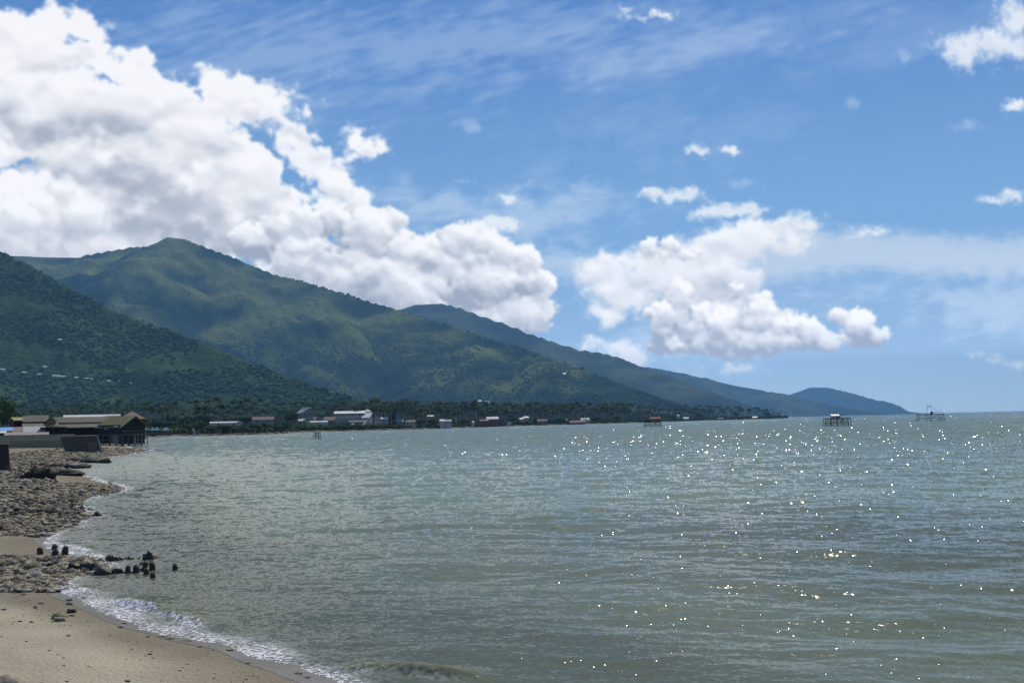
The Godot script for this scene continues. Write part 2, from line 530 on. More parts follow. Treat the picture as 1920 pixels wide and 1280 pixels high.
func box(st: SurfaceTool, c: Vector3, s: Vector3, turn := 0.0) -> void:
	var b := Basis(Vector3.UP, turn)
	var p := []
	for i in 8:
		p.append(c + b * Vector3(s.x * (0.5 if i & 1 else -0.5), s.y * (0.5 if i & 2 else -0.5), s.z * (0.5 if i & 4 else -0.5)))
	quad(st, p[4], p[6], p[7], p[5])
	quad(st, p[1], p[3], p[2], p[0])
	quad(st, p[0], p[2], p[6], p[4])
	quad(st, p[5], p[7], p[3], p[1])
	quad(st, p[6], p[2], p[3], p[7])
	quad(st, p[0], p[4], p[5], p[1])


# a round bar along points with a radius at each
func tube(st: SurfaceTool, pts: Array, radii: Array, sides := 6, caps := true) -> void:
	var rings := []
	for i in pts.size():
		var d: Vector3 = (pts[mini(i + 1, pts.size() - 1)] - pts[maxi(i - 1, 0)]).normalized()
		var u := d.cross(Vector3.RIGHT if absf(d.x) < 0.8 else Vector3.UP).normalized()
		var v := d.cross(u)
		var ring := []
		for k in sides:
			var a := TAU * k / sides
			ring.append(pts[i] + (u * cos(a) + v * sin(a)) * radii[i])
		rings.append(ring)
	for i in pts.size() - 1:
		for k in sides:
			var n := (k + 1) % sides
			quad(st, rings[i][k], rings[i][n], rings[i + 1][n], rings[i + 1][k])
	if caps:
		var e: int = pts.size() - 1
		for k in sides:
			var n := (k + 1) % sides
			tri(st, pts[0], rings[0][n], rings[0][k])
			tri(st, pts[e], rings[e][k], rings[e][n])


func bar_mesh(a: Vector3, b: Vector3, r: float, sides := 5) -> ArrayMesh:
	var st := st_new()
	tube(st, [a, b], [r, r * 0.9], sides)
	return done(st)


func box_mesh(c: Vector3, s: Vector3, turn := 0.0) -> ArrayMesh:
	var st := st_new()
	box(st, c, s, turn)
	return done(st)


# a slab between two polygons (roof planes, awnings): corners a b c d of the upper face, clockwise from above, and a thickness
func slab(st: SurfaceTool, a: Vector3, b: Vector3, c: Vector3, d: Vector3, th: float) -> void:
	var n := (c - a).cross(b - a).normalized() * th
	if n.y < 0:
		n = -n
	quad(st, a, b, c, d)
	quad(st, d - n, c - n, b - n, a - n)
	quad(st, a - n, b - n, b, a)
	quad(st, b - n, c - n, c, b)
	quad(st, c - n, d - n, d, c)
	quad(st, d - n, a - n, a, d)


# an uneven round lump: a subdivided octahedron pushed about by noise
func lump(seed_: int, sub: int, rough: float, size: Vector3, flat_base := -2.0) -> ArrayMesh:
	var n := fnoise(FastNoiseLite.TYPE_SIMPLEX_SMOOTH, 0.9, 3, seed_, 0.55)
	var st := SurfaceTool.new()
	st.begin(Mesh.PRIMITIVE_TRIANGLES)
	st.set_smooth_group(0)
	var o := [Vector3(1, 0, 0), Vector3(-1, 0, 0), Vector3(0, 1, 0), Vector3(0, -1, 0), Vector3(0, 0, 1), Vector3(0, 0, -1)]
	for f in [[2, 4, 0], [2, 0, 5], [2, 5, 1], [2, 1, 4], [3, 0, 4], [3, 5, 0], [3, 1, 5], [3, 4, 1]]:
		var a: Vector3 = o[f[0]]
		var b: Vector3 = o[f[2]]
		var c: Vector3 = o[f[1]]
		for i in sub:
			for j in sub - i:
				var q := []
				for w in [[i, j], [i + 1, j], [i, j + 1], [i + 1, j + 1]]:
					var p := (a + (b - a) * float(w[0]) / sub + (c - a) * float(w[1]) / sub).normalized()
					p *= 1.0 + rough * 1.6 * n.get_noise_3dv(p * 1.4)
					p.y = maxf(p.y, flat_base)
					q.append(p * size)
				tri(st, q[0], q[2], q[1])
				if j < sub - i - 1:
					tri(st, q[1], q[2], q[3])
	st.index()
	return done(st)


func multi(called: String, mesh: Mesh, m: Material, places: Array, tints := PackedColorArray()) -> MultiMeshInstance3D:
	var mm := MultiMesh.new()
	mm.transform_format = MultiMesh.TRANSFORM_3D
	mm.use_colors = tints.size() > 0
	mm.mesh = mesh
	mm.instance_count = places.size()
	for i in places.size():
		mm.set_instance_transform(i, places[i])
		if tints.size() > 0:
			mm.set_instance_color(i, tints[i])
	var o := MultiMeshInstance3D.new()
	o.name = numbered(called)
	o.multimesh = mm
	o.material_override = m
	o.set_meta("kind", "stuff")
	add_child(o, true)
	return o

# ------------------------------------------------------------------ mountains, plain and beach
class Relief:
	# heights on a fan of sight lines round the origin: columns by direction, rows by distance
	var a0 := 0.0
	var a1 := 0.0
	var nu := 0
	var r0 := 0.0
	var r1 := 0.0
	var nv := 0
	var h := PackedFloat32Array()
	var e := PackedFloat32Array()

	func where(i: int, j: int) -> Vector2:
		var a := lerpf(a0, a1, float(i) / (nu - 1))
		var r := r0 * pow(r1 / r0, float(j) / (nv - 1))
		return Vector2(sin(a) * r, -cos(a) * r)

	func at(x: float, z: float) -> float:
		var fi := (atan2(x, -z) - a0) / (a1 - a0) * (nu - 1)
		var fj := log(maxf(sqrt(x * x + z * z), 0.01) / r0) / log(r1 / r0) * (nv - 1)
		if fi < 0.0 or fj < 0.0 or fi > nu - 1.001 or fj > nv - 1.001:
			return -99.0
		var i := int(fi)
		var j := int(fj)
		var u := fi - i
		var v := fj - j
		var k := j * nu + i
		return lerpf(lerpf(h[k], h[k + 1], u), lerpf(h[k + nu], h[k + nu + 1], u), v)


func angle_of(px: float) -> float:
	var d := px_dir(px, 790.0)
	return atan2(d.x, -d.z)


func fan_mesh(g: Relief, colors: PackedColorArray, normals := PackedVector3Array()) -> ArrayMesh:
	var n := g.nu * g.nv
	var v := PackedVector3Array()
	v.resize(n)
	for j in g.nv:
		for i in g.nu:
			var p := g.where(i, j)
			v[j * g.nu + i] = Vector3(p.x, g.h[j * g.nu + i], p.y)
	var idx := PackedInt32Array()
	idx.resize((g.nu - 1) * (g.nv - 1) * 6)
	var q := 0
	for j in g.nv - 1:
		for i in g.nu - 1:
			var k := j * g.nu + i
			idx[q] = k
			idx[q + 1] = k + g.nu
			idx[q + 2] = k + 1
			idx[q + 3] = k + 1
			idx[q + 4] = k + g.nu
			idx[q + 5] = k + g.nu + 1
			q += 6
	if normals.is_empty():
		normals.resize(n)
		for j in g.nv:
			for i in g.nu:
				var i0 := maxi(i - 1, 0)
				var i1 := mini(i + 1, g.nu - 1)
				var j0 := maxi(j - 1, 0)
				var j1 := mini(j + 1, g.nv - 1)
				normals[j * g.nu + i] = (v[j1 * g.nu + i] - v[j0 * g.nu + i]).cross(v[j * g.nu + i0] - v[j * g.nu + i1]).normalized()
				if normals[j * g.nu + i].y < 0.0:
					normals[j * g.nu + i] *= -1.0
	var ar := []
	ar.resize(Mesh.ARRAY_MAX)
	ar[Mesh.ARRAY_VERTEX] = v
	ar[Mesh.ARRAY_NORMAL] = normals
	if colors.size() > 0:
		ar[Mesh.ARRAY_COLOR] = colors
	ar[Mesh.ARRAY_INDEX] = idx
	var m := ArrayMesh.new()
	m.add_surface_from_arrays(Mesh.PRIMITIVE_TRIANGLES, ar)
	return m


# ridges: polylines of (picture x, picture y, distance); the ground falls away from each and the highest counts
func mountain(called: String, label: String, ridges: Array, o: Dictionary) -> Relief:
	var g := Relief.new()
	g.a0 = angle_of(o.x0)
	g.a1 = angle_of(o.x1)
	g.nu = o.nu
	g.nv = o.nv
	g.r0 = o.r0
	g.r1 = o.r1
	g.h.resize(g.nu * g.nv)
	g.e.resize(g.nu * g.nv)
	var pa := PackedVector3Array()
	var pb := PackedVector3Array()
	var main := PackedByteArray()
	var along_a := PackedFloat32Array()
	var along_b := PackedFloat32Array()
	var width: float = o.get("width", 330.0)
	var rise: float = o.get("rise", 190.0)
	for r in ridges.size():
		var line: Array = ridges[r]
		for s in line.size() - 1:
			pa.append(at_range(line[s][0], line[s][1], line[s][2]))
			pb.append(at_range(line[s + 1][0], line[s + 1][1], line[s + 1][2]))
			main.append(1 if r == 0 else 0)
			along_a.append(float(s) / (line.size() - 1))
			along_b.append(float(s + 1) / (line.size() - 1))
	var ns := pa.size()
	var top := 0.0
	for q in pa:
		top = maxf(top, q.y)
	var k: float = o.get("k", 1.7)
	var rough: float = o.get("rough", 0.35)
	var reach := k * top * 0.75
	var scale: float = o.get("scale", 1.0)
	var warp := fnoise(FastNoiseLite.TYPE_SIMPLEX_SMOOTH, 1.0 / (700.0 * scale), 3, o.seed)
	var gul := fnoise(FastNoiseLite.TYPE_SIMPLEX_SMOOTH, 1.0 / (820.0 * scale), 3, o.seed + 1, 0.42, true)
	var fine := fnoise(FastNoiseLite.TYPE_SIMPLEX_SMOOTH, 1.0 / (110.0 * scale), 3, o.seed + 2)
	var cn := fnoise(FastNoiseLite.TYPE_SIMPLEX_SMOOTH, 1.0 / (420.0 * scale), 5, o.seed + 3, 0.55)
	var cols := PackedColorArray()
	cols.resize(g.nu * g.nv)
	var base: float = o.get("base", -3.0)
	var forest: Color = o.get("forest", Color(0.026, 0.050, 0.028))
	var grass: Color = o.get("grass", Color(0.10, 0.12, 0.04))
	var share: float = o.get("share", 0.0)
	var crown: float = o.get("crown", 5.0)
	for j in g.nv:
		for i in g.nu:
			var p := g.where(i, j)
			var wx := p.x + 120.0 * scale * warp.get_noise_2d(p.x, p.y)
			var wz := p.y + 120.0 * scale * warp.get_noise_2d(p.x + 5000.0, p.y)
			var best := -1.0
			var be := 0.0
			var spur := 0.0
			var near := 1e9
			var ws := 0.0
			var wh := 0.0
			for s in ns:
				var ax := pa[s].x
				var az := pa[s].z
				var bx := pb[s].x - ax
				var bz := pb[s].z - az
				if main[s] == 1:
					var qx := p.x - ax
					var qz := p.y - az
					var t := clampf((qx * bx + qz * bz) / (bx * bx + bz * bz), 0.0, 1.0)
					var hh := lerpf(pa[s].y, pb[s].y, t)
					qx -= bx * t
					qz -= bz * t
					var dd := sqrt(qx * qx + qz * qz)
					near = minf(near, dd)
					var wgt := 1.0 / (pow(dd, 6.0) + 1e8)
					ws += wgt
					wh += wgt * hh
				else:
					var qx := wx - ax
					var qz := wz - az
					var t := clampf((qx * bx + qz * bz) / (bx * bx + bz * bz), 0.0, 1.0)
					qx -= bx * t
					qz -= bz * t
					var along := (along_a[s] + (along_b[s] - along_a[s]) * t)
					var amp := sin(PI * pow(along, 0.6))
					spur = maxf(spur, amp * exp(-(qx * qx + qz * qz) / (width * width)))
			var hc := maxf(wh / ws, 5.0)
			best = hc * exp(-near / (k * maxf(hc, 60.0)))
			be = exp(-near / (k * maxf(hc, 60.0)))
			var gg := gul.get_noise_2d(p.x, p.y) * 0.5 + 0.5
			var open := clampf((1.0 - be) * 3.0, 0.0, 1.0) * clampf(be * 2.5, 0.0, 1.0)
			var h := best + rise * (spur - 0.35) * open
			h += rough * best * (gg - 0.5) * open
			h += fine.get_noise_2d(p.x, p.y) * 8.0 * scale * clampf(h / 60.0, 0.0, 1.0) * clampf((1.0 - be) * 8.0, 0.25, 1.0)
			h = h - minf(o.get("drop", 12.0), hc * 0.3 + 12.0) * (1.0 - be) + base
			var kk := j * g.nu + i
			g.h[kk] = maxf(h, -6.0)
			g.e[kk] = be
			var c := cn.get_noise_2d(p.x, p.y * 1.3)
			var w := sstep(-0.12, 0.55, c + share + 0.3 * (gg - 0.5) + 0.4 * (be - 0.55) + 0.8 * (spur - 0.4) + 0.3 * sstep(150.0, 900.0, h) * o.get("alpine", 0.0))
			var col := forest.lerp(grass, w)
			col = col * (1.0 + 0.45 * fine.get_noise_2d(p.x * 1.7 + 900.0, p.y * 1.7))
			cols[kk] = Color(col.r, col.g, col.b)
	var m := fan_mesh(g, cols)
	struct(called, m, o.mat, label)
	return g


var hill: Relief          # the near slope on the left
var peak: Relief          # the mountain with the summit
var plain: Relief         # low land behind the shore
var beach: Relief         # sand and stones in the foreground
var shore := PackedVector2Array()
var shore_d: Relief       # signed distance to the waterline, inland positive


func build_mountains() -> void:
	var canopy := speckle(61, 0.05, 0.45, 1.0, 4, 512)
	var bumps := speckle(62, 0.06, 0.0, 1.0, 3, 512, FastNoiseLite.TYPE_CELLULAR)
	var mm := mat("hill_cover", 1, 1, 1, 1.0, {"vc": true, "spec": 0.1, "tex": canopy, "scale": 1.0 / 260.0, "bump": bumps, "relief": 500.0})
	var mp := mat("mountain_cover", 1, 1, 1, 1.0, {"vc": true, "spec": 0.1, "tex": speckle(64, 0.05, 0.5, 1.0, 4, 512), "scale": 1.0 / 430.0, "bump": bumps, "relief": 900.0})
	var mf := mat("far_hill_cover", 1, 1, 1, 1.0, {"vc": true, "spec": 0.1, "tex": canopy, "scale": 1.0 / 600.0, "bump": bumps, "relief": 900.0})
	mountain("headland", "last low headland running out to the sea horizon", [
		[[1400, 772, 17000], [1450, 752, 17500], [1495, 734, 18000], [1520, 725, 18000], [1550, 725, 18000], [1580, 732, 17800], [1605, 738, 17500], [1640, 748, 17300], [1665, 752, 17200], [1690, 761, 17000], [1712, 769, 17000], [1730, 776, 17000], [1745, 780, 17000]],
		], {"x0": 1380, "x1": 1775, "nu": 150, "nv": 60, "r0": 14000.0, "r1": 19500.0, "k": 4.0, "seed": 401, "mat": mf, "scale": 1.6, "drop": 30.0, "rough": 0.15})
	mountain("far_ridge", "distant blue ridge between the mountain and the headland", [
		[[1080, 700, 12000], [1150, 690, 12000], [1205, 686, 12000], [1235, 690, 12200], [1280, 700, 12500], [1330, 711, 12500], [1380, 723, 12500], [1430, 731, 12500], [1470, 737, 12300], [1520, 750, 12000], [1600, 764, 11500], [1660, 772, 11000], [1700, 776, 10800], [1740, 782, 10700]],
		[[1300, 702, 12500], [1340, 735, 11500], [1390, 765, 10500]], [[1430, 731, 12500], [1480, 755, 11400], [1540, 773, 10300]],
		], {"x0": 1000, "x1": 1760, "nu": 260, "nv": 80, "r0": 8000.0, "r1": 14000.0, "k": 3.4, "seed": 411, "mat": mf, "scale": 1.4, "drop": 60.0, "rough": 0.15})
	mountain("back_mountain", "wooded blue-green mountain behind the long flank", [
		[[600, 600, 8800], [700, 590, 8800], [750, 578, 8800], [780, 569, 8800], [830, 567, 8800], [860, 575, 8700], [900, 590, 8600], [950, 606, 8500], [1000, 626, 8400], [1030, 637, 8300], [1090, 655, 8200], [1130, 660, 8100], [1160, 668, 8000], [1200, 685, 7800], [1260, 705, 7500], [1330, 733, 7200], [1400, 757, 6900], [1470, 775, 6600], [1540, 790, 6400]],
		[[830, 567, 8800], [880, 610, 7900], [960, 660, 7000]], [[1000, 626, 8400], [1060, 670, 7500], [1130, 715, 6600]], [[1130, 660, 8100], [1190, 700, 7200], [1270, 745, 6300]], [[1260, 705, 7500], [1330, 745, 6600], [1400, 772, 6000]],
		], {"x0": 560, "x1": 1600, "nu": 420, "nv": 120, "r0": 4700.0, "r1": 10500.0, "k": 2.0, "seed": 421, "mat": mf, "scale": 1.2, "share": -0.1, "drop": 230.0, "rough": 0.16})
	peak = mountain("mountain", "green mountain with a rounded summit and grassy spurs", [
		[[-250, 470, 7200], [-100, 476, 7000], [0, 474, 7000], [35, 476, 7000], [100, 478, 7000], [150, 478, 7000], [200, 469, 6900], [250, 461, 6800], [280, 460, 6700], [296, 452, 6600], [315, 443, 6500], [345, 446, 6500], [375, 458, 6400], [420, 474, 6300], [470, 495, 6200], [520, 515, 6100], [560, 523, 6000], [600, 535, 5900], [650, 549, 5800], [700, 566, 5700], [745, 578, 5600], [830, 605, 5400], [930, 637, 5100], [1000, 657, 4900], [1080, 687, 4600], [1160, 716, 4300], [1250, 746, 4000], [1340, 770, 3800], [1420, 790, 3600]],
		[[315, 443, 6500], [290, 478, 6150], [250, 515, 5700], [205, 548, 5250], [160, 580, 4900]],
		[[290, 478, 6150], [300, 510, 5700], [290, 545, 5300], [280, 580, 4900]],
		[[150, 478, 7000], [100, 510, 6300], [60, 540, 5700]],
		[[420, 474, 6300], [455, 508, 5900], [440, 545, 5400], [400, 582, 5000], [375, 615, 4600], [370, 640, 4200]],
		[[455, 508, 5900], [520, 550, 5300], [530, 590, 4800], [510, 640, 4200]],
		[[560, 523, 6000], [610, 560, 5300], [640, 600, 4700], [650, 650, 4100], [660, 700, 3500]],
		[[700, 566, 5700], [760, 610, 5000], [810, 660, 4300], [840, 710, 3600]],
		[[830, 605, 5400], [900, 655, 4700], [960, 705, 4000], [1000, 745, 3300]],
		[[1000, 657, 4900], [1060, 705, 4200], [1110, 745, 3500]],
		], {"x0": -260, "x1": 1460, "nu": 620, "nv": 200, "r0": 2700.0, "r1": 8600.0, "k": 1.7, "seed": 431, "mat": mp, "share": -0.31, "alpine": 0.9, "drop": 190.0, "rough": 0.2, "scale": 1.3, "forest": Color(0.022, 0.056, 0.030), "grass": Color(0.18, 0.21, 0.052)})
	hill = mountain("near_slope", "dark green wooded slope falling from the left edge", [
		[[-420, 330, 3700], [-250, 385, 3500], [-120, 430, 3300], [0, 470, 3100], [40, 486, 3050], [80, 507, 3000], [120, 531, 2950], [160, 553, 2900], [220, 581, 2850], [300, 611, 2750], [360, 633, 2650], [420, 656, 2550], [480, 681, 2450], [540, 706, 2350], [600, 723, 2250], [680, 743, 2150], [760, 758, 2100], [860, 780, 2000], [930, 800, 1950]],
		[[40, 486, 3050], [60, 560, 2600], [50, 620, 2200]], [[-60, 450, 3200], [-30, 540, 2600], [-20, 620, 2100], [0, 680, 1700]],
		[[160, 553, 2900], [200, 610, 2450], [220, 660, 2050], [240, 700, 1750]], [[300, 611, 2750], [350, 660, 2300], [400, 705, 1900]], [[420, 656, 2550], [480, 705, 2100], [540, 740, 1750]],
		], {"x0": -330, "x1": 960, "nu": 480, "nv": 170, "r0": 1250.0, "r1": 4300.0, "k": 1.7, "seed": 441, "width": 200.0, "rise": 60.0, "mat": mm, "scale": 0.8, "share": -0.08, "drop": 100.0, "rough": 0.14, "forest": Color(0.024, 0.052, 0.022), "grass": Color(0.072, 0.128, 0.042)})


# distance of the far shore by direction
var coast := [[-700, 380], [258, 380], [268, 420], [276, 640], [330, 690], [420, 640], [480, 640], [560, 770], [680, 820], [760, 860], [860, 980], [940, 1120], [1040, 1200], [1140, 1290], [1245, 1550], [1340, 1800], [1430, 2050], [1478, 2200], [1483, 14000], [2100, 14000]]


func coast_at(px: float) -> float:
	for i in coast.size() - 1:
		if px <= coast[i + 1][0]:
			return lerpf(coast[i][1], coast[i + 1][1], clampf((px - coast[i][0]) / float(coast[i + 1][0] - coast[i][0]), 0.0, 1.0))
	return 14000.0


func px_of(x: float, z: float) -> float:
	var d := cam_basis.transposed() * Vector3(x, 0.0, z)
	return 960.0 - F * d.x / d.z


func build_plain() -> void:
	var g := Relief.new()
	g.a0 = angle_of(-600)
	g.a1 = angle_of(1760)
	g.nu = 460
	g.nv = 150
	g.r0 = 370.0
	g.r1 = 9000.0
	g.h.resize(g.nu * g.nv)
	var cols := PackedColorArray()
	cols.resize(g.nu * g.nv)
	var n := fnoise(FastNoiseLite.TYPE_SIMPLEX_SMOOTH, 1.0 / 160.0, 4, 71)
	var edge := fnoise(FastNoiseLite.TYPE_SIMPLEX_SMOOTH, 1.0 / 60.0, 3, 72)
	for i in g.nu:
		var p0 := g.where(i, 0)
		var px := px_of(p0.x, p0.y)
		var cd := coast_at(px)
		for j in g.nv:
			var p := g.where(i, j)
			var s := p.length() - cd - 10.0 * edge.get_noise_2d(p.x, p.y) * (1.0 if cd > 400.0 else 0.0)
			var h := clampf(s * 0.12, -3.0, 1.0) if s < 14.0 else 1.3 + 2.2 * (1.0 - exp(-(s - 14.0) / 60.0)) + 0.021 * maxf(0.0, s - 200.0)
			if s > 14.0:
				# the point on the right is low and has water behind it
				h = lerpf(h - 0.021 * maxf(0.0, s - 2400.0), 2.0, sstep(1150.0, 1420.0, px))
				h = lerpf(h, -3.0, sstep(1300.0, 1400.0, px) * sstep(650.0, 900.0, s))
			if cd <= 400.0:
				h = 1.3 + 2.2 * (1.0 - exp(-maxf(0.0, s - 250.0) / 60.0)) + 0.021 * maxf(0.0, s - 460.0)
			g.h[j * g.nu + i] = h
			var sand := 1.0 - sstep(10.0, 20.0, s + 8.0 * edge.get_noise_2d(p.x * 2.0, p.y * 2.0))
			if cd <= 400.0:
				sand = 0.0
			var green := Color(0.03, 0.05, 0.018).lerp(Color(0.07, 0.085, 0.03), sstep(-0.2, 0.5, n.get_noise_2d(p.x, p.y)))
			var c := green.lerp(Color(0.20, 0.17, 0.115), sand)
			cols[j * g.nu + i] = Color(c.r, c.g, c.b)
	plain = g
	struct("coastal_plain", fan_mesh(g, cols), mat("plain_cover", 1, 1, 1, 1.0, {"vc": true, "spec": 0.1, "tex": speckle(63, 0.05, 0.55, 1.0), "scale": 1.0 / 60.0}), "low green land behind the far shore")


func land_y(x: float, z: float) -> float:
	var y := plain.at(x, z)
	y = maxf(y, hill.at(x, z))
	return maxf(y, peak.at(x, z))


# the waterline as it runs from the viewer's feet along the beach, round the stone banks and to the stilt house
func build_shoreline() -> void:
	for q in [[1500, 2600], [980, 1750], [790, 1420], [640, 1290], [560, 1264], [500, 1243], [440, 1219], [380, 1205], [330, 1191], [250, 1168], [190, 1143], [130, 1117], [92, 1096], [100, 1080], [140, 1074], [185, 1072], [188, 1060], [150, 1047], [120, 1041], [92, 1024], [80, 1010], [85, 998], [104, 993], [125, 986], [141, 981], [163, 966], [150, 950], [140, 941], [166, 932], [199, 926], [230, 919], [228, 912], [205, 907], [178, 901], [168, 895], [135, 892], [110, 884], [124, 879], [118, 873], [150, 868], [176, 861], [206, 856], [239, 851], [284, 843], [238, 838], [232, 833], [268, 829], [274, 820], [266, 816]]:
		var p := on_level(q[0], q[1])
		shore.append(Vector2(p.x, p.z))
	# closed far inland on the left and behind the viewer
	var ring := shore.duplicate()
	ring.append(Vector2(-150, -700))
	ring.append(Vector2(-900, -700))
	ring.append(Vector2(-900, 300))
	ring.append(Vector2(60, 300))
	var g := Relief.new()
	g.a0 = deg_to_rad(-62.0)
	g.a1 = deg_to_rad(42.0)
	g.nu = 330
	g.nv = 260
	g.r0 = 3.0
	g.r1 = 460.0
	g.h.resize(g.nu * g.nv)
	var n := shore.size()
	for j in g.nv:
		for i in g.nu:
			var p := g.where(i, j)
			var best := 1e12
			for s in n - 1:
				var a := shore[s]
				var bx := shore[s + 1].x - a.x
				var by := shore[s + 1].y - a.y
				var qx := p.x - a.x
				var qy := p.y - a.y
				var t := clampf((qx * bx + qy * by) / (bx * bx + by * by), 0.0, 1.0)
				qx -= bx * t
				qy -= by * t
				best = minf(best, qx * qx + qy * qy)
			var d := sqrt(best)
			g.h[j * g.nu + i] = d if Geometry2D.is_point_in_polygon(p, ring) else -d
	shore_d = g


func build_beach() -> void:
	var g := Relief.new()
	g.a0 = shore_d.a0
	g.a1 = shore_d.a1
	g.nu = shore_d.nu
	g.nv = shore_d.nv
	g.r0 = shore_d.r0
	g.r1 = shore_d.r1
	g.h.resize(g.nu * g.nv)
	var cols := PackedColorArray()
	cols.resize(g.nu * g.nv)
	var n := fnoise(FastNoiseLite.TYPE_SIMPLEX_SMOOTH, 1.0 / 3.0, 4, 81)
	var big := fnoise(FastNoiseLite.TYPE_SIMPLEX_SMOOTH, 1.0 / 14.0, 3, 82)
	for j in g.nv:
		for i in g.nu:
			var k := j * g.nu + i
			var p := g.where(i, j)
			var s := shore_d.h[k] + 0.25 * n.get_noise_2d(p.x, p.y)
			var h := s * 0.11 if s < 0.0 else 1.25 * (1.0 - exp(-s * 0.075))
			h = maxf(h, -1.6)
			var r := p.length()
			if s > 0.0:
				h += 0.025 * n.get_noise_2d(p.x * 1.5, p.y * 1.5) + 0.05 * big.get_noise_2d(p.x, p.y) * clampf(s, 0.0, 1.0)
			g.h[k] = h
			# damp sand along the water, dry above it
			var damp := 1.0 - sstep(0.5, 3.0, s + 0.9 * big.get_noise_2d(p.x * 2.0, p.y * 2.0))
			var c := Color(0.44, 0.395, 0.28).lerp(Color(0.39, 0.35, 0.25), sstep(-0.3, 0.4, big.get_noise_2d(p.x, p.y * 2.0)))
			c = c.lerp(Color(0.20, 0.17, 0.12), damp * 0.85)
			c = c * (1.0 + 0.07 * sin(s * 3.1 + 5.0 * big.get_noise_2d(p.x * 0.7, p.y * 0.7)) * sstep(0.3, 1.2, s) * (1.0 - sstep(3.0, 6.0, s)))
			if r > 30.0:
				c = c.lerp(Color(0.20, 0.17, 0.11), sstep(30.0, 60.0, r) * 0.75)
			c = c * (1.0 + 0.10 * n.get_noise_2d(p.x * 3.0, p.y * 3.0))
			cols[k] = Color(c.r, c.g, c.b)
	beach = g
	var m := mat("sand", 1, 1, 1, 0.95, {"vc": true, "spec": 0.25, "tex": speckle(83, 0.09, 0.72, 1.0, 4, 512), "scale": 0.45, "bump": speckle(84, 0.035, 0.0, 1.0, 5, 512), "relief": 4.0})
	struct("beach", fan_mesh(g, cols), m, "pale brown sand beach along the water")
	# the wet strip that shines a little
	var st := SurfaceTool.new()
	st.begin(Mesh.PRIMITIVE_TRIANGLES)
	st.set_smooth_group(0)
	for j in g.nv - 1:
		for i in g.nu - 1:
			var p := g.where(i, j)
			if absf(shore_d.h[j * g.nu + i]) > 1.6 or g.where(i, j).length() > 60.0:
				continue
			var q := []
			for e in [[0, 0], [0, 1], [1, 1], [1, 0]]:
				var k: int = (j + e[1]) * g.nu + i + e[0]
				var w := g.where(i + e[0], j + e[1])
				q.append([Vector3(w.x, g.h[k] + 0.005, w.y), 0.34 - shore_d.h[k] - 0.22 * big.get_noise_2d(w.x * 2.5, w.y * 2.5)])
			# only the part below the wash line
			var cut := []
			for n0 in 4:
				var p0 = q[n0]
				var p1 = q[(n0 + 1) % 4]
				if p0[1] >= 0.0:
					cut.append(p0[0])
				if (p0[1] >= 0.0) != (p1[1] >= 0.0):
					cut.append((p0[0] as Vector3).lerp(p1[0], p0[1] / (p0[1] - p1[1])))
			for n0 in range(1, cut.size() - 1):
				tri(st, cut[0], cut[n0], cut[n0 + 1])
	st.index()
	struct("wet_sand", done(st), mat("wet_sand", 0.155, 0.128, 0.088, 0.28, {"spec": 0.45, "tex": speckle(83, 0.09, 0.72, 1.0, 4, 512), "scale": 0.45}), "dark wet sand along the edge of the water")


func ground(x: float, z: float) -> float:
	return maxf(beach.at(x, z), -0.5)


# the ground point seen at that picture position
func on_ground(px: float, py: float) -> Vector3:
	var y := 0.5
	var p := Vector3.ZERO
	for i in 6:
		p = on_level(px, py, y)
		y = lerpf(y, beach.at(p.x, p.z), 0.7)
	p.y = beach.at(p.x, p.z)
	return p

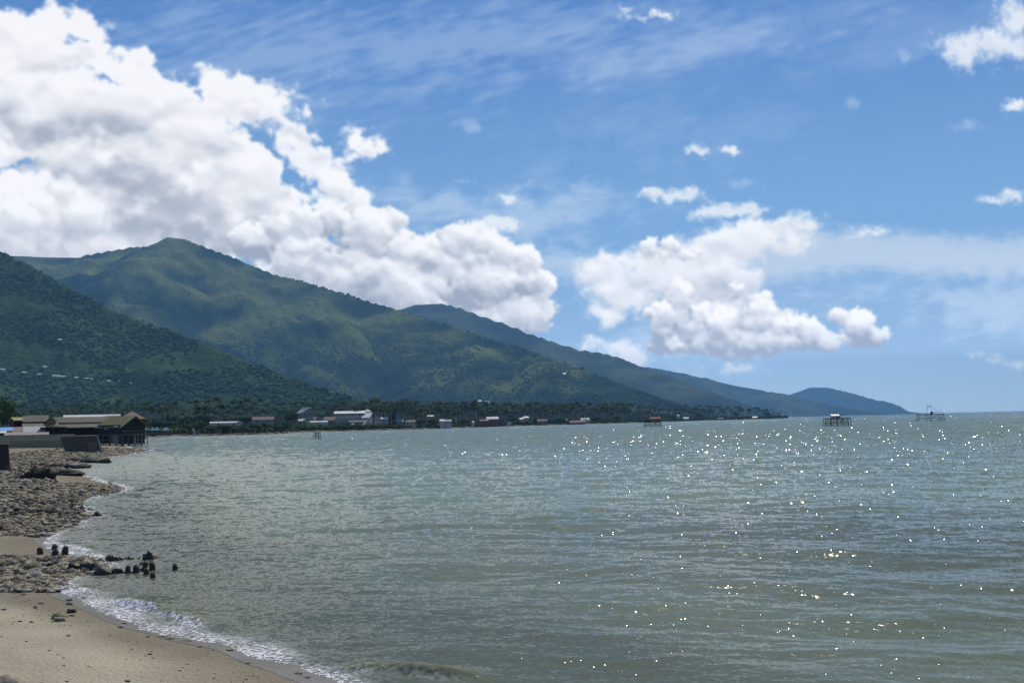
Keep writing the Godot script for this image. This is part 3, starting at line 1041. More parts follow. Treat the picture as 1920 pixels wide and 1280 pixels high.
# ------------------------------------------------------------------ sea
func build_sea() -> void:
	var g := Relief.new()
	g.a0 = deg_to_rad(-34.0)
	g.a1 = deg_to_rad(31.5)
	# columns: close together in the middle, wider apart to the sides
	var turns := PackedFloat32Array()
	for i in 16:
		turns.append(deg_to_rad(lerpf(-75.0, -35.0, i / 15.0)))
	for i in 1200:
		turns.append(lerpf(g.a0, g.a1, i / 1199.0))
	for i in 30:
		turns.append(deg_to_rad(lerpf(32.5, 100.0, i / 29.0)))
	g.nu = turns.size()
	# rows: even steps of the angle under the horizon
	var rows := PackedFloat32Array()
	var drop := 620.0
	while drop > 0.40:
		rows.append(4.0 * F / drop)
		drop -= clampf(drop * 0.02, 0.35, 1.0)
	rows.append(20500.0)
	g.nv = rows.size()
	var nu := g.nu
	var nv := g.nv
	var v := PackedVector3Array()
	var nn := PackedVector3Array()
	var cols := PackedColorArray()
	v.resize(nu * nv)
	nn.resize(nu * nv)
	cols.resize(nu * nv)
	var foam := PackedFloat32Array()
	foam.resize(nu * nv)
	var w1 := fnoise(FastNoiseLite.TYPE_SIMPLEX_SMOOTH, 1.0 / 3.4, 2, 91, 0.45)
	var w2 := fnoise(FastNoiseLite.TYPE_SIMPLEX_SMOOTH, 1.0 / 1.0, 2, 92, 0.5)
	var w3 := fnoise(FastNoiseLite.TYPE_SIMPLEX_SMOOTH, 1.0 / 7.5, 1, 96, 0.5)
	var wl := fnoise(FastNoiseLite.TYPE_SIMPLEX_SMOOTH, 1.0 / 60.0, 3, 93, 0.5)
	var fo := fnoise(FastNoiseLite.TYPE_SIMPLEX_SMOOTH, 1.0 / 0.16, 3, 94, 0.65)
	var fl := fnoise(FastNoiseLite.TYPE_SIMPLEX_SMOOTH, 1.0 / 4.0, 2, 95, 0.5)
	var r := RandomNumberGenerator.new()
	r.seed = 4711
	# the few small breakers: ends of the crest, height, foam
	var breakers := []
	for e in [[220, 1122, 330, 1152, 0.13, 1.25], [300, 1142, 420, 1184, 0.10, 1.0], [630, 1242, 760, 1262, 0.16, 0.9], [660, 1246, 930, 1282, 0.14, 0.3], [150, 1012, 182, 1018, 0.07, 1.0], [112, 1020, 222, 1049, 0.05, 1.2], [92, 1098, 200, 1124, 0.06, 1.2], [345, 1026, 372, 1033, 0.06, 0.6], [185, 896, 242, 897, 0.12, 1.0], [262, 893, 280, 893, 0.1, 0.9], [1540, 829, 1580, 828, 0.0, 0.0]]:
		var a := on_level(e[0], e[1])
		var b := on_level(e[2], e[3])
		breakers.append([Vector2(a.x, a.z), Vector2(b.x, b.z), e[4], e[5]])
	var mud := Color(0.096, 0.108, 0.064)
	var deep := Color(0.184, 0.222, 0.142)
	# wave crests run across a direction turned a little from the line of sight
	var ct := cos(0.16)
	var st := sin(0.16)
	for j in nv:
		var d := rows[j]
		var dr := rows[mini(j + 1, nv - 1)] - d
		var far := sstep(25.0, 160.0, d)
		var k1 := 1.0 - sstep(120.0, 300.0, d)
		var k2 := 1.0 - sstep(30.0, 110.0, d)
		for i in nu:
			var a := turns[i]
			var x := sin(a) * d
			var z := -cos(a) * d
			var k := j * nu + i
			var s := -99.0
			if d < 450.0 and x < 40.0:
				s = shore_d.at(x, z)
			var u := x * ct + z * st
			var w := -x * st + z * ct
			var calm := 1.0
			var off := -s
			if s > -30.0:
				calm = lerpf(0.25, 1.0, sstep(0.0, 14.0, off))
			var h := 0.0
			var rip := 0.0
			if k1 > 0.0:
				var bend := 0.6 * wl.get_noise_2d(x * 6.0, z * 6.0)
				h = (0.12 * w1.get_noise_2d(u * 0.5, w * 0.95 + bend) + 0.09 * w3.get_noise_2d(u * 0.55, w + bend)) * k1
			if k2 > 0.0:
				rip = 0.029 * w2.get_noise_2d(u * 0.6, w * 1.15) * k2
			h = (h + rip) * calm
			var fm := 0.0
			var swell := 0.0
			if s > -30.0 and s < 3.0:
				# low breakers that roll in along the beach
				var nse := fl.get_noise_2d(x, z)
				var c1 := 0.0
				var c2 := 0.0
				for b in breakers:
					var q := Vector2(x, z)
					var on := Geometry2D.get_closest_point_to_segment(q, b[0], b[1])
					var away := q.distance_to(on)
					if away < 1.5:
						var seaward := 1.0 if shore_d.at(x, z) < shore_d.at(on.x, on.y) else -1.0
						away *= seaward
						away += 0.25 * nse
						var ends := sstep(0.0, 1.1, on.distance_to(b[0])) * sstep(0.0, 1.1, on.distance_to(b[1]))
						c2 = maxf(c2, ends * exp(-pow(away / (0.42 if away > 0.0 else 0.2), 2.0)) * b[2])
						c1 = maxf(c1, ends * exp(-pow((away + 0.22) / 0.2, 2.0)) * b[3])
				h += c2
				swell = c2
				var thin := 1.0 - sstep(0.15, 0.95 + 0.65 * nse, off)
				fm = maxf(thin * 0.85, c1)
				fm *= clampf(0.62 + 1.5 * fo.get_noise_2d(x, z) + 0.5 * fl.get_noise_2d(x * 2.3, z * 2.3), 0.0, 1.4)
			foam[k] = fm
			v[k] = Vector3(x, h, z)
			# shallow water over sand is paler and browner
			var shallow := sstep(-9.0, 0.0, s)
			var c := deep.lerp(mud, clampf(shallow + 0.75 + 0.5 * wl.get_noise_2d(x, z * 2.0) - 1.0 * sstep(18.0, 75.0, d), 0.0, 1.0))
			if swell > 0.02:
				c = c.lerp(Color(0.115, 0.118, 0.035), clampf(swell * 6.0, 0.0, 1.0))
			cols[k] = c.lerp(Color(0.60, 0.59, 0.58), clampf(fm * 0.9, 0.0, 0.85))
	var px0 := 0.0
	var pz0 := 0.0
	for j in nv:
		var d := rows[j]
		var far := sstep(14.0, 140.0, d)
		var rms := lerpf(0.18, 0.26, far) - 0.07 * sstep(180.0, 900.0, d)
		var small := lerpf(0.086, 0.034, far)
		var lean := lerpf(0.05, 0.18, sstep(20.0, 250.0, d)) - 0.05 * sstep(250.0, 1200.0, d)
		for i in nu:
			var k := j * nu + i
			var i0 := maxi(i - 1, 0)
			var i1 := mini(i + 1, nu - 1)
			var j0 := maxi(j - 1, 0)
			var j1 := mini(j + 1, nv - 1)
			var n := (v[j1 * nu + i] - v[j0 * nu + i]).cross(v[j * nu + i0] - v[j * nu + i1]).normalized()
			if n.y < 0.0:
				n = -n
			var shelter := 0.0
			if d < 440.0 and v[k].x < 40.0:
				shelter = sstep(-75.0, -12.0, shore_d.at(v[k].x, v[k].z))
			px0 = 0.74 * px0 + 0.67 * r.randfn()
			pz0 = 0.74 * pz0 + 0.67 * r.randfn()
			var rx := px0 * small
			var rz := pz0 * small
			var steep := r.randf() < lerpf(0.105, 0.02, sstep(90.0, 420.0, d)) * (1.0 - 0.9 * shelter)
			if d < 450.0 and v[k].x < 40.0:
				var sh := shore_d.at(v[k].x, v[k].z)
				if sh > -45.0:
					rx *= lerpf(1.0, 0.6, sstep(-45.0, -5.0, sh))
					rz *= lerpf(1.0, 0.6, sstep(-45.0, -5.0, sh))
			var toward := Vector2(-v[k].x, -v[k].z) / d
			if steep:
				var up := 0.12 + absf(r.randfn()) * rms * 0.8
				var aside := r.randfn() * rms * 1.25
				rx = toward.x * up + toward.y * aside
				rz = toward.y * up - toward.x * aside
			n += Vector3(rx + toward.x * lean, 0.0, rz + toward.y * lean)
			nn[k] = n.normalized()
	var idx := PackedInt32Array()
	var fv := SurfaceTool.new()
	fv.begin(Mesh.PRIMITIVE_TRIANGLES)
	fv.set_smooth_group(0)
	for j in nv - 1:
		for i in nu - 1:
			var k := j * nu + i
			idx.append_array(PackedInt32Array([k, k + nu, k + 1, k + 1, k + nu, k + nu + 1]))
			if foam[k] > 0.66:
				var up := Vector3(0, 0.004 + 0.008 * foam[k], 0)
				quad(fv, v[k] + up, v[k + nu] + up, v[k + nu + 1] + up, v[k + 1] + up)
	var ar := []
	ar.resize(Mesh.ARRAY_MAX)
	ar[Mesh.ARRAY_VERTEX] = v
	ar[Mesh.ARRAY_NORMAL] = nn
	ar[Mesh.ARRAY_COLOR] = cols
	ar[Mesh.ARRAY_INDEX] = idx
	var m := ArrayMesh.new()
	m.add_surface_from_arrays(Mesh.PRIMITIVE_TRIANGLES, ar)
	var wm := mat("sea_water", 1, 1, 1, 0.12, {"vc": true, "spec": 0.18})
	struct("sea", m, wm, "grey-green choppy sea water of the bay")
	var fo_mesh := fv.commit()
	if fo_mesh.get_surface_count() > 0:
		fv.generate_normals()
		var f := put("sea_foam", fv.commit(), mat("foam", 0.62, 0.62, 0.62, 0.9))
		f.set_meta("kind", "stuff")
		tag(f, "white foam of small waves breaking along the beach", "foam")

# ------------------------------------------------------------------ trees
var leaf_m: StandardMaterial3D
var palm_m: StandardMaterial3D
var bark_m: StandardMaterial3D
var crown_meshes := []
var palm_trunks := []
var palm_crowns := []


# a crown of many leaf tufts round a dark uneven core
func leafy(seed_: int, count: int, size: Vector3, leaf: float) -> ArrayMesh:
	var r := RandomNumberGenerator.new()
	r.seed = seed_
	var st := SurfaceTool.new()
	st.begin(Mesh.PRIMITIVE_TRIANGLES)
	st.set_smooth_group(-1)
	var lobes := []
	for i in 7:
		var a := r.randf() * TAU
		var y := r.randf_range(-0.3, 0.75)
		lobes.append([Vector3(cos(a) * 0.5, y * 0.75, sin(a) * 0.5) * r.randf_range(0.4, 1.1), r.randf_range(0.38, 0.6)])
	for i in count:
		var l = lobes[r.randi() % 7]
		var d := Vector3(r.randfn(), r.randfn() * 0.9 + 0.15, r.randfn()).normalized()
		var p: Vector3 = (l[0] + d * l[1] * r.randf_range(0.7, 1.08)) * size
		var n := (d + Vector3(r.randfn(), r.randfn(), r.randfn()) * 0.6).normalized()
		var u := n.cross(Vector3.UP if absf(n.y) < 0.9 else Vector3.RIGHT).normalized().rotated(n, r.randf() * TAU)
		var v := n.cross(u)
		var s := leaf * r.randf_range(0.6, 1.3)
		var g := r.randf_range(0.62, 1.3)
		st.set_color(Color(g * r.randf_range(0.9, 1.25), g, g * 0.9))
		var a := p - u * s
		var b := p + v * s * 0.7 - n * s * 0.2
		var c := p + u * s
		var e := p - v * s * 0.7 - n * s * 0.2
		quad(st, a, b, c, e)
	for l in lobes:
		st.set_color(Color(0.6, 0.6, 0.6))
		var core := lump(seed_ + 5, 2, 0.3, size * (l[1] * 0.86))
		var dat := core.surface_get_arrays(0)
		var pv: PackedVector3Array = dat[Mesh.ARRAY_VERTEX]
		var pi = dat[Mesh.ARRAY_INDEX]
		for q in (pi if pi != null else range(pv.size())):
			st.add_vertex(pv[q] + l[0] * size)
	return done(st)


func palm_crown(seed_: int) -> ArrayMesh:
	var r := RandomNumberGenerator.new()
	r.seed = seed_
	var st := st_new()
	for i in 15:
		var a := TAU * i / 15.0 + r.randf_range(-0.2, 0.2)
		var lift := r.randf_range(-0.25, 0.95)
		var ln := r.randf_range(3.6, 5.0)
		var out := Vector3(cos(a), 0, sin(a))
		var side := Vector3(-sin(a), 0, cos(a))
		var p := Vector3.ZERO
		var dir := (out + Vector3.UP * lift).normalized()
		var w := 0.35
		for s in 4:
			var q := p + dir * ln / 4.0
			var w2: float = [0.85, 0.95, 0.7, 0.1][s]
			# leaflets hang on both sides of the rib
			for k in [-1.0, 1.0]:
				var e0: Vector3 = p + side * k * w + Vector3.DOWN * w * 0.55
				var e1: Vector3 = q + side * k * w2 + Vector3.DOWN * w2 * 0.55
				quad(st, p, e0, e1, q)
			p = q
			w = w2
			dir = (dir + Vector3.DOWN * 0.36).normalized()
	return done(st)


func palm_trunk(seed_: int, h: float) -> ArrayMesh:
	var r := RandomNumberGenerator.new()
	r.seed = seed_
	var st := st_new()
	var bend := Vector3(r.randf_range(-1, 1), 0, r.randf_range(-1, 1)) * 1.2
	var pts := []
	var rad := []
	for i in 5:
		var t := i / 4.0
		pts.append(Vector3(0, h * t, 0) + bend * t * t - bend)
		rad.append(lerpf(0.26, 0.15, t))
	tube(st, pts, rad, 5)
	return done(st)


func build_materials() -> void:
	leaf_m = mat("leaves", 0.064, 0.10, 0.032, 0.9, {"vc": true, "spec": 0.12, "back": lin(0.05, 0.08, 0.02)})
	palm_m = mat("palm_fronds", 0.055, 0.078, 0.036, 0.95, {"vc": true, "spec": 0.08, "back": lin(0.03, 0.04, 0.015)})
	bark_m = mat("bark", 0.25, 0.225, 0.19, 0.95)


func build_green() -> void:
	for i in 4:
		crown_meshes.append(leafy(300 + i, 170, Vector3(1, 0.85, 1), 0.17))
	for i in 4:
		palm_trunks.append(palm_trunk(320 + i, 1.0 * [14.0, 16.0, 18.0, 20.0][i]))
		palm_crowns.append(palm_crown(330 + i))
	hillside_forest()
	palm_grove()
	shore_trees()


func hillside_forest() -> void:
	var r := RandomNumberGenerator.new()
	r.seed = 88
	var tree_m := mat("forest_crowns", 0.047, 0.088, 0.036, 0.95, {"vc": true, "spec": 0.1})
	var clump := fnoise(FastNoiseLite.TYPE_SIMPLEX_SMOOTH, 1.0 / 230.0, 4, 89)
	# the near slope
	for part in 2:
		var g: Relief = hill if part == 0 else peak
		var places := []
		var tints := PackedColorArray()
		var n := 60000 if part == 0 else 150000
		for q in n:
			var i := r.randi_range(0, g.nu - 2)
			var j := r.randi_range(0, g.nv - 2)
			var p := g.where(i, j).lerp(g.where(i + 1, j + 1), r.randf())
			var y := g.at(p.x, p.y)
			if y < plain.at(p.x, p.y) - 1.0:
				continue
			var c := clump.get_noise_2d(p.x, p.y)
			if c < -0.12 + 0.3 * (r.randf() - 0.5) and part == 0:
				continue
			if part == 1 and c < -0.05 + 0.5 * (r.randf() - 0.5) + 0.35 * sstep(450.0, 900.0, y):
				continue
			if part == 1 and y > 430.0 and r.randf() > 0.06:
				continue
			var s := r.randf_range(2.6, 5.4) * (1.0 if part == 0 else 1.2)
			places.append(Transform3D(Basis(Vector3.UP, r.randf() * TAU).scaled(Vector3(s, s * (r.randf_range(0.5, 0.85) if part == 0 else r.randf_range(0.45, 0.8)), s)), Vector3(p.x, y + s * (0.2 if part == 0 else 0.1), p.y)))
			var t := r.randf_range(0.85, 1.15)
			tints.append(Color(t * r.randf_range(0.85, 1.2), t, t * r.randf_range(0.8, 1.1)))
		var o := multi("hillside_forest", lump(90 + part, 2, 0.4, Vector3.ONE), tree_m, places, tints)
		tag(o, ["dense forest crowns covering the near dark slope", "woods spread over the valleys of the mountain"][part], "forest")
	# single trees that stand out on the crest
	var crest := []
	var ct := PackedColorArray()
	for q in 130:
		var px := r.randf_range(360, 1180)
		var a := angle_of(px)
		var best := Vector3.ZERO
		var up := -1.0
		for k in 90:
			var d := lerpf(3900.0, 7000.0, k / 89.0)
			var x := sin(a) * d
			var z := -cos(a) * d
			var y := peak.at(x, z)
			if (y - 4.0) / d > up:
				up = (y - 4.0) / d
				best = Vector3(x, y, z)
		var s := r.randf_range(2.5, 5.5) * (1.8 if r.randf() < 0.12 else 1.0)
		crest.append(Transform3D(Basis(Vector3.UP, r.randf() * TAU).scaled(Vector3(s, s * r.randf_range(0.8, 1.3), s)), best + Vector3(0, s * 0.4, 0)))
		ct.append(Color(0.8, 0.85, 0.8))
	var o2 := multi("crest_trees", lump(93, 3, 0.5, Vector3.ONE), tree_m, crest, ct)
	tag(o2, "small trees in silhouette along the mountain crest", "trees")


# how high above the ground something may stand at that place without hiding a house that is in view
func headroom(px: float, d: float) -> float:
	var best := 99.0
	for c in clearings:
		if px > c[0] - 5.0 and px < c[1] + 5.0 and d < c[3] + 4.0:
			var p := at_range(px, c[2], d)
			best = minf(best, p.y - land_y(p.x, p.z))
	return best


# what one can find near that place along the far shore
func landmark(px: float) -> String:
	for e in [[110, "behind the sheds at the left edge"], [235, "behind the long hall and the stilt pavilion"], [330, "behind the turquoise huts"], [395, "left of the long low white roof"], [465, "round the long low white roof"], [555, "between the long white roof and the tall grey house"], [600, "right by the tall grey house"], [640, "behind the rusty pink shed"], [700, "by the big white building"], [745, "right of the big white building"], [800, "by the turquoise and brown roofed houses"], [870, "by the pair of pale houses"], [945, "by the red-walled house"], [1040, "by the cream-roofed house"], [1120, "by the long red roof"], [1205, "left of the platform with the reddish hut"], [1300, "round the small white tower"], [1400, "by the red shed on the palm point"]]:
		if px < e[0]:
			return e[1]
	return "at the tip of the palm point"


func palm_grove() -> void:
	var r := RandomNumberGenerator.new()
	r.seed = 97
	var all := []
	for q in 1700:
		var px := r.randf_range(-60, 1476)
		if r.randf() < 0.35:
			px = r.randf_range(680, 1180)
		var cd := maxf(coast_at(px), 560.0 if px < 270 else 0.0)
		var deep := r.randf()
		var d := cd + 30.0 + deep * deep * (320.0 if px > 560 else 620.0) + (170.0 if px < 560 else 0.0)
		if px < 300:
			d = r.randf_range(880, 1350)
		var p := at_range(px, 790, d)
		if headroom(px, d) < 18.0:
			continue
		all.append([d, p.x, p.z, px])
	all.sort_custom(func(a, b): return a[0] / (1.0 + 0.15 * sin(a[3])) < b[0] / (1.0 + 0.15 * sin(b[3])))
	var single := 0
	var tp := [[], [], [], []]
	var cp := [[], [], [], []]
	for q in all.size():
		var e = all[q]
		var y := land_y(e[1], e[2])
		var v := r.randi() % 4
		var turn := r.randf() * TAU
		var s := r.randf_range(0.7, 1.3)
		var b := Basis(Vector3.UP, turn).scaled(Vector3(s, s, s))
		var h: float = [14.0, 16.0, 18.0, 20.0][v]
		if q % 5 == 0 and single < 290 and e[3] > 20:
			single += 1
			var px: float = e[3]
			var tall: float = h * s
			var lab := ("very tall" if tall > 21.0 else "tall" if tall > 17.0 else "mid-high" if tall > 13.5 else "short") + " coconut palm " + landmark(px)
			var grp := "coconut palms " + landmark(px)
			var o := thing("coconut_palm", lab, "palm tree", Vector3(e[1], y - 0.2, e[2]), turn, grp)
			o.scale = Vector3(s, s, s)
			put("trunk", palm_trunks[v], bark_m, o)
			put("crown", palm_crowns[v], palm_m, o).position = Vector3(0, h, 0)
		else:
			if e[3] > 1420.0:
				b = b.scaled(Vector3.ONE * lerpf(1.0, 0.5, (e[3] - 1420.0) / 58.0))
			var t := Transform3D(b, Vector3(e[1], y - 0.2, e[2]))
			tp[v].append(t)
			cp[v].append(t * Transform3D(Basis(), Vector3(0, h, 0)))
	for v in 4:
		tag(multi("palm_trunks", palm_trunks[v], bark_m, tp[v]), "many thin palm trunks deep inside the coastal grove", "palms")
		tag(multi("palm_crowns", palm_crowns[v], palm_m, cp[v]), "dark palm crowns massed together in the coastal grove", "palms")
	# the thicket between and under the palms
	var places := []
	var tints := PackedColorArray()
	for q in 9000:
		var px := r.randf_range(-100, 1476)
		var cd := maxf(coast_at(px), 560.0 if px < 270 else 0.0)
		var deep := r.randf()
		var d := cd + 22.0 + deep * deep * 900.0
		if px < 300:
			d += 60.0
		var p := at_range(px, 790, d)
		var s := r.randf_range(2.0, 4.6) * (0.8 + 0.4 * deep)
		var room := headroom(px, d)
		if room < 1.2:
			continue
		s = minf(s, room / 1.6)
		places.append(Transform3D(Basis(Vector3.UP, r.randf() * TAU).scaled(Vector3(s * 1.2, s, s * 1.2)), Vector3(p.x, land_y(p.x, p.z) + s * 0.4, p.z)))
		var t := r.randf_range(0.45, 1.25) * (1.0 + 1.3 * (1.0 - sstep(0.0, 0.14, deep)))
		tints.append(Color(t * r.randf_range(0.85, 1.25), t, t * 0.9))
	# bushes right before the houses
	for c in clearings:
		var n: int = maxi(2, int((c[1] - c[0] + 10.0) * c[3] / F / 2.2))
		for q in n:
			var px: float = lerpf(c[0] - 6.0, c[1] + 6.0, (q + r.randf()) / n)
			var d: float = c[3] - r.randf_range(9.0, 22.0)
			if d < coast_at(px) + 14.0:
				d = coast_at(px) + 14.0
			var p := at_range(px, c[2], d)
			var room: float = p.y - land_y(p.x, p.z)
			if room < 0.7:
				continue
			var s := minf(room, 5.0) * r.randf_range(0.5, 0.85)
			places.append(Transform3D(Basis(Vector3.UP, r.randf() * TAU).scaled(Vector3(s * 1.2, s, s * 1.2)), Vector3(p.x, land_y(p.x, p.z) + s * 0.4, p.z)))
			var t := r.randf_range(0.9, 2.1)
			tints.append(Color(t * r.randf_range(0.9, 1.3), t, t * 0.75))
	var o := multi("thicket", leafy(301, 60, Vector3(1, 0.85, 1), 0.24), leaf_m, places, tints)
	tag(o, "dark thicket of bushes under the palms along the shore", "bushes")


func broad_tree(called: String, label: String, category: String, p: Vector3, h: float, w: float, v: int, group := "", trunk := 0.3) -> Node3D:
	var o := thing(called, label, category, p, rng.randf() * TAU, group)
	var st := st_new()
	var th := h * trunk
	tube(st, [Vector3(0, -0.5, 0), Vector3(0.1, th * 0.6, 0), Vector3(0, h * 0.55, 0.1)], [w * 0.05, w * 0.04, w * 0.025], 6)
	for k in 3:
		var a := TAU * k / 3.0
		tube(st, [Vector3(0, th, 0), Vector3(cos(a) * w * 0.28, h * 0.6, sin(a) * w * 0.28)], [w * 0.028, w * 0.012], 5)
	put("trunk", done(st), bark_m, o)
	var c := put("crown", crown_meshes[v % 4], leaf_m, o)
	c.position = Vector3(0, th + (h - th) * 0.47, 0)
	c.scale = Vector3(w * 0.5, (h - th) * 0.55, w * 0.5)
	return o


func shore_trees() -> void:
	var r := RandomNumberGenerator.new()
	r.seed = 131
	var words := ["round", "ragged", "low", "spreading"]
	# picture x, top, bottom, width in picture units, distance
	var list := [[372, 786, 808, 26, 665], [392, 790, 808, 22, 660], [350, 790, 808, 22, 690], [412, 793, 808, 20, 655], [432, 791, 807, 24, 655], [455, 795, 807, 18, 650], [478, 792, 807, 24, 652], [500, 789, 806, 26, 680], [520, 794, 806, 20, 705], [537, 785, 805, 26, 730], [556, 796, 805, 18, 775], [575, 797, 804, 16, 800], [590, 798, 804, 14, 805], [612, 797, 803, 18, 812], [640, 795, 803, 16, 818], [655, 791, 802, 18, 822], [700, 794, 801, 18, 840], [722, 796, 801, 14, 850], [460, 775, 792, 28, 800], [430, 778, 795, 30, 820], [385, 772, 792, 30, 840], [350, 776, 795, 28, 860], [320, 772, 795, 30, 880], [545, 768, 792, 26, 880], [610, 770, 788, 20, 950], [735, 772, 792, 22, 960], [765, 780, 798, 20, 900], [790, 784, 799, 18, 905], [812, 781, 797, 20, 930], [870, 783, 798, 18, 1000], [895, 786, 797, 14, 1020], [960, 780, 794, 20, 1150], [1010, 783, 793, 16, 1190], [1050, 782, 792, 14, 1230], [1120, 780, 790, 16, 1300], [1160, 778, 789, 16, 1350], [1200, 777, 788, 16, 1450], [1260, 775, 786, 14, 1600], [1310, 773, 785, 14, 1750], [1380, 772, 783, 14, 1950], [1440, 771, 782, 14, 2100]]
	for i in list.size():
		var e = list[i]
		var p := at_range(e[0], e[2], e[4])
		var y := land_y(p.x, p.z)
		var h: float = minf(maxf(at_range(e[0], e[1], e[4]).y - y, 2.5), maxf(headroom(e[0], e[4]), 1.8))
		var grp := "bushes and trees between the town and the water"
		broad_tree("shore_tree", ("big bushy" if e[2] - e[1] > 16 else "middling" if e[2] - e[1] > 11 else "low") + " green tree " + landmark(e[0]), "tree", Vector3(p.x, y, p.z), h, e[3] * e[4] / F * 1.15, i, grp, 0.18)
	# behind the stilt house and at the left edge
	for e in [[8, 738, 795, 46, 345, "big dark tree at the left edge above the blue roof"], [-30, 745, 800, 50, 330, "dark tree cut by the left edge of the view"], [40, 768, 800, 30, 420, "dark bushy tree behind the yellow gable"], [288, 784, 806, 26, 740, "bush behind the red roof of the stilt house"], [312, 785, 806, 24, 760, "bush above the turquoise huts"], [338, 792, 808, 22, 735, "low bush right of the turquoise huts"]]:
		var p := at_range(e[0], e[2], e[4])
		var y := maxf(land_y(p.x, p.z), ground(p.x, p.z))
		broad_tree("tree", e[5], "tree", Vector3(p.x, y, p.z), at_range(e[0], e[1], e[4]).y - y, e[3] * e[4] / F * 1.2, int(e[0]) + 60, "", 0.2)

# ------------------------------------------------------------------ houses, platforms, stilt house
var clearings := []      # picture left and right, lowest visible line, distance

func roof_parts(o: Node3D, kind: String, w: float, d: float, y0: float, y1: float, m: Material, over := 0.5) -> void:
	var st := st_new()
	var hw := w / 2.0 + over
	var hd := d / 2.0 + over
	var th := 0.14
	match kind:
		"side":      # ridge across the view
			slab(st, Vector3(-hw, y1, 0), Vector3(hw, y1, 0), Vector3(hw, y0, hd), Vector3(-hw, y0, hd), th)
			slab(st, Vector3(hw, y1, -0.01), Vector3(-hw, y1, -0.01), Vector3(-hw, y0, -hd), Vector3(hw, y0, -hd), th)
		"front":     # gable towards the view
			slab(st, Vector3(0, y1, -hd), Vector3(0, y1, hd), Vector3(-hw, y0, hd), Vector3(-hw, y0, -hd), th)
			slab(st, Vector3(0.01, y1, hd), Vector3(0.01, y1, -hd), Vector3(hw, y0, -hd), Vector3(hw, y0, hd), th)
		"hip":
			var rx := maxf(hw - hd * 0.8, 0.1)
			var a := Vector3(-rx, y1, 0)
			var b := Vector3(rx, y1, 0)
			quad(st, a, b, Vector3(hw, y0, hd), Vector3(-hw, y0, hd))
			quad(st, b, a, Vector3(-hw, y0, -hd), Vector3(hw, y0, -hd))
			tri(st, a, Vector3(-hw, y0, hd), Vector3(-hw, y0, -hd))
			tri(st, b, Vector3(hw, y0, -hd), Vector3(hw, y0, hd))
			quad(st, Vector3(-hw, y0 - th, -hd), Vector3(-hw, y0 - th, hd), Vector3(hw, y0 - th, hd), Vector3(hw, y0 - th, -hd))
			quad(st, Vector3(-hw, y0, hd), Vector3(hw, y0, hd), Vector3(hw, y0 - th, hd), Vector3(-hw, y0 - th, hd))
			quad(st, Vector3(hw, y0, hd), Vector3(hw, y0, -hd), Vector3(hw, y0 - th, -hd), Vector3(hw, y0 - th, hd))
			quad(st, Vector3(-hw, y0, -hd), Vector3(-hw, y0, hd), Vector3(-hw, y0 - th, hd), Vector3(-hw, y0 - th, -hd))
		"shed":      # one plane falling towards the view
			slab(st, Vector3(-hw, y1, -hd), Vector3(hw, y1, -hd), Vector3(hw, y0, hd), Vector3(-hw, y0, hd), th)
	put("roof", done(st), m, o)


# walls up to the eaves, with the gables closed
func wall_parts(o: Node3D, kind: String, w: float, d: float, y0: float, y1: float, m: Material) -> void:
	var st := st_new()
	var x := w / 2.0
	var z := d / 2.0
	box(st, Vector3(0, y0 / 2.0 - 0.5, 0), Vector3(w, y0 + 1.0, d))
	var t := y1 - 0.16
	match kind:
		"front":
			tri(st, Vector3(-x, y0, z), Vector3(0, t, z), Vector3(x, y0, z))
			tri(st, Vector3(x, y0, -z), Vector3(0, t, -z), Vector3(-x, y0, -z))
		"side":
			tri(st, Vector3(x, y0, z), Vector3(x, t, 0), Vector3(x, y0, -z))
			tri(st, Vector3(-x, y0, -z), Vector3(-x, t, 0), Vector3(-x, y0, z))
		"shed":
			tri(st, Vector3(x, y0, z), Vector3(x, t, -z), Vector3(x, y0, -z))
			tri(st, Vector3(-x, y0, -z), Vector3(-x, t, -z), Vector3(-x, y0, z))
			quad(st, Vector3(x, y0, -z), Vector3(x, t, -z), Vector3(-x, t, -z), Vector3(-x, y0, -z))
	put("wall", done(st), m, o)


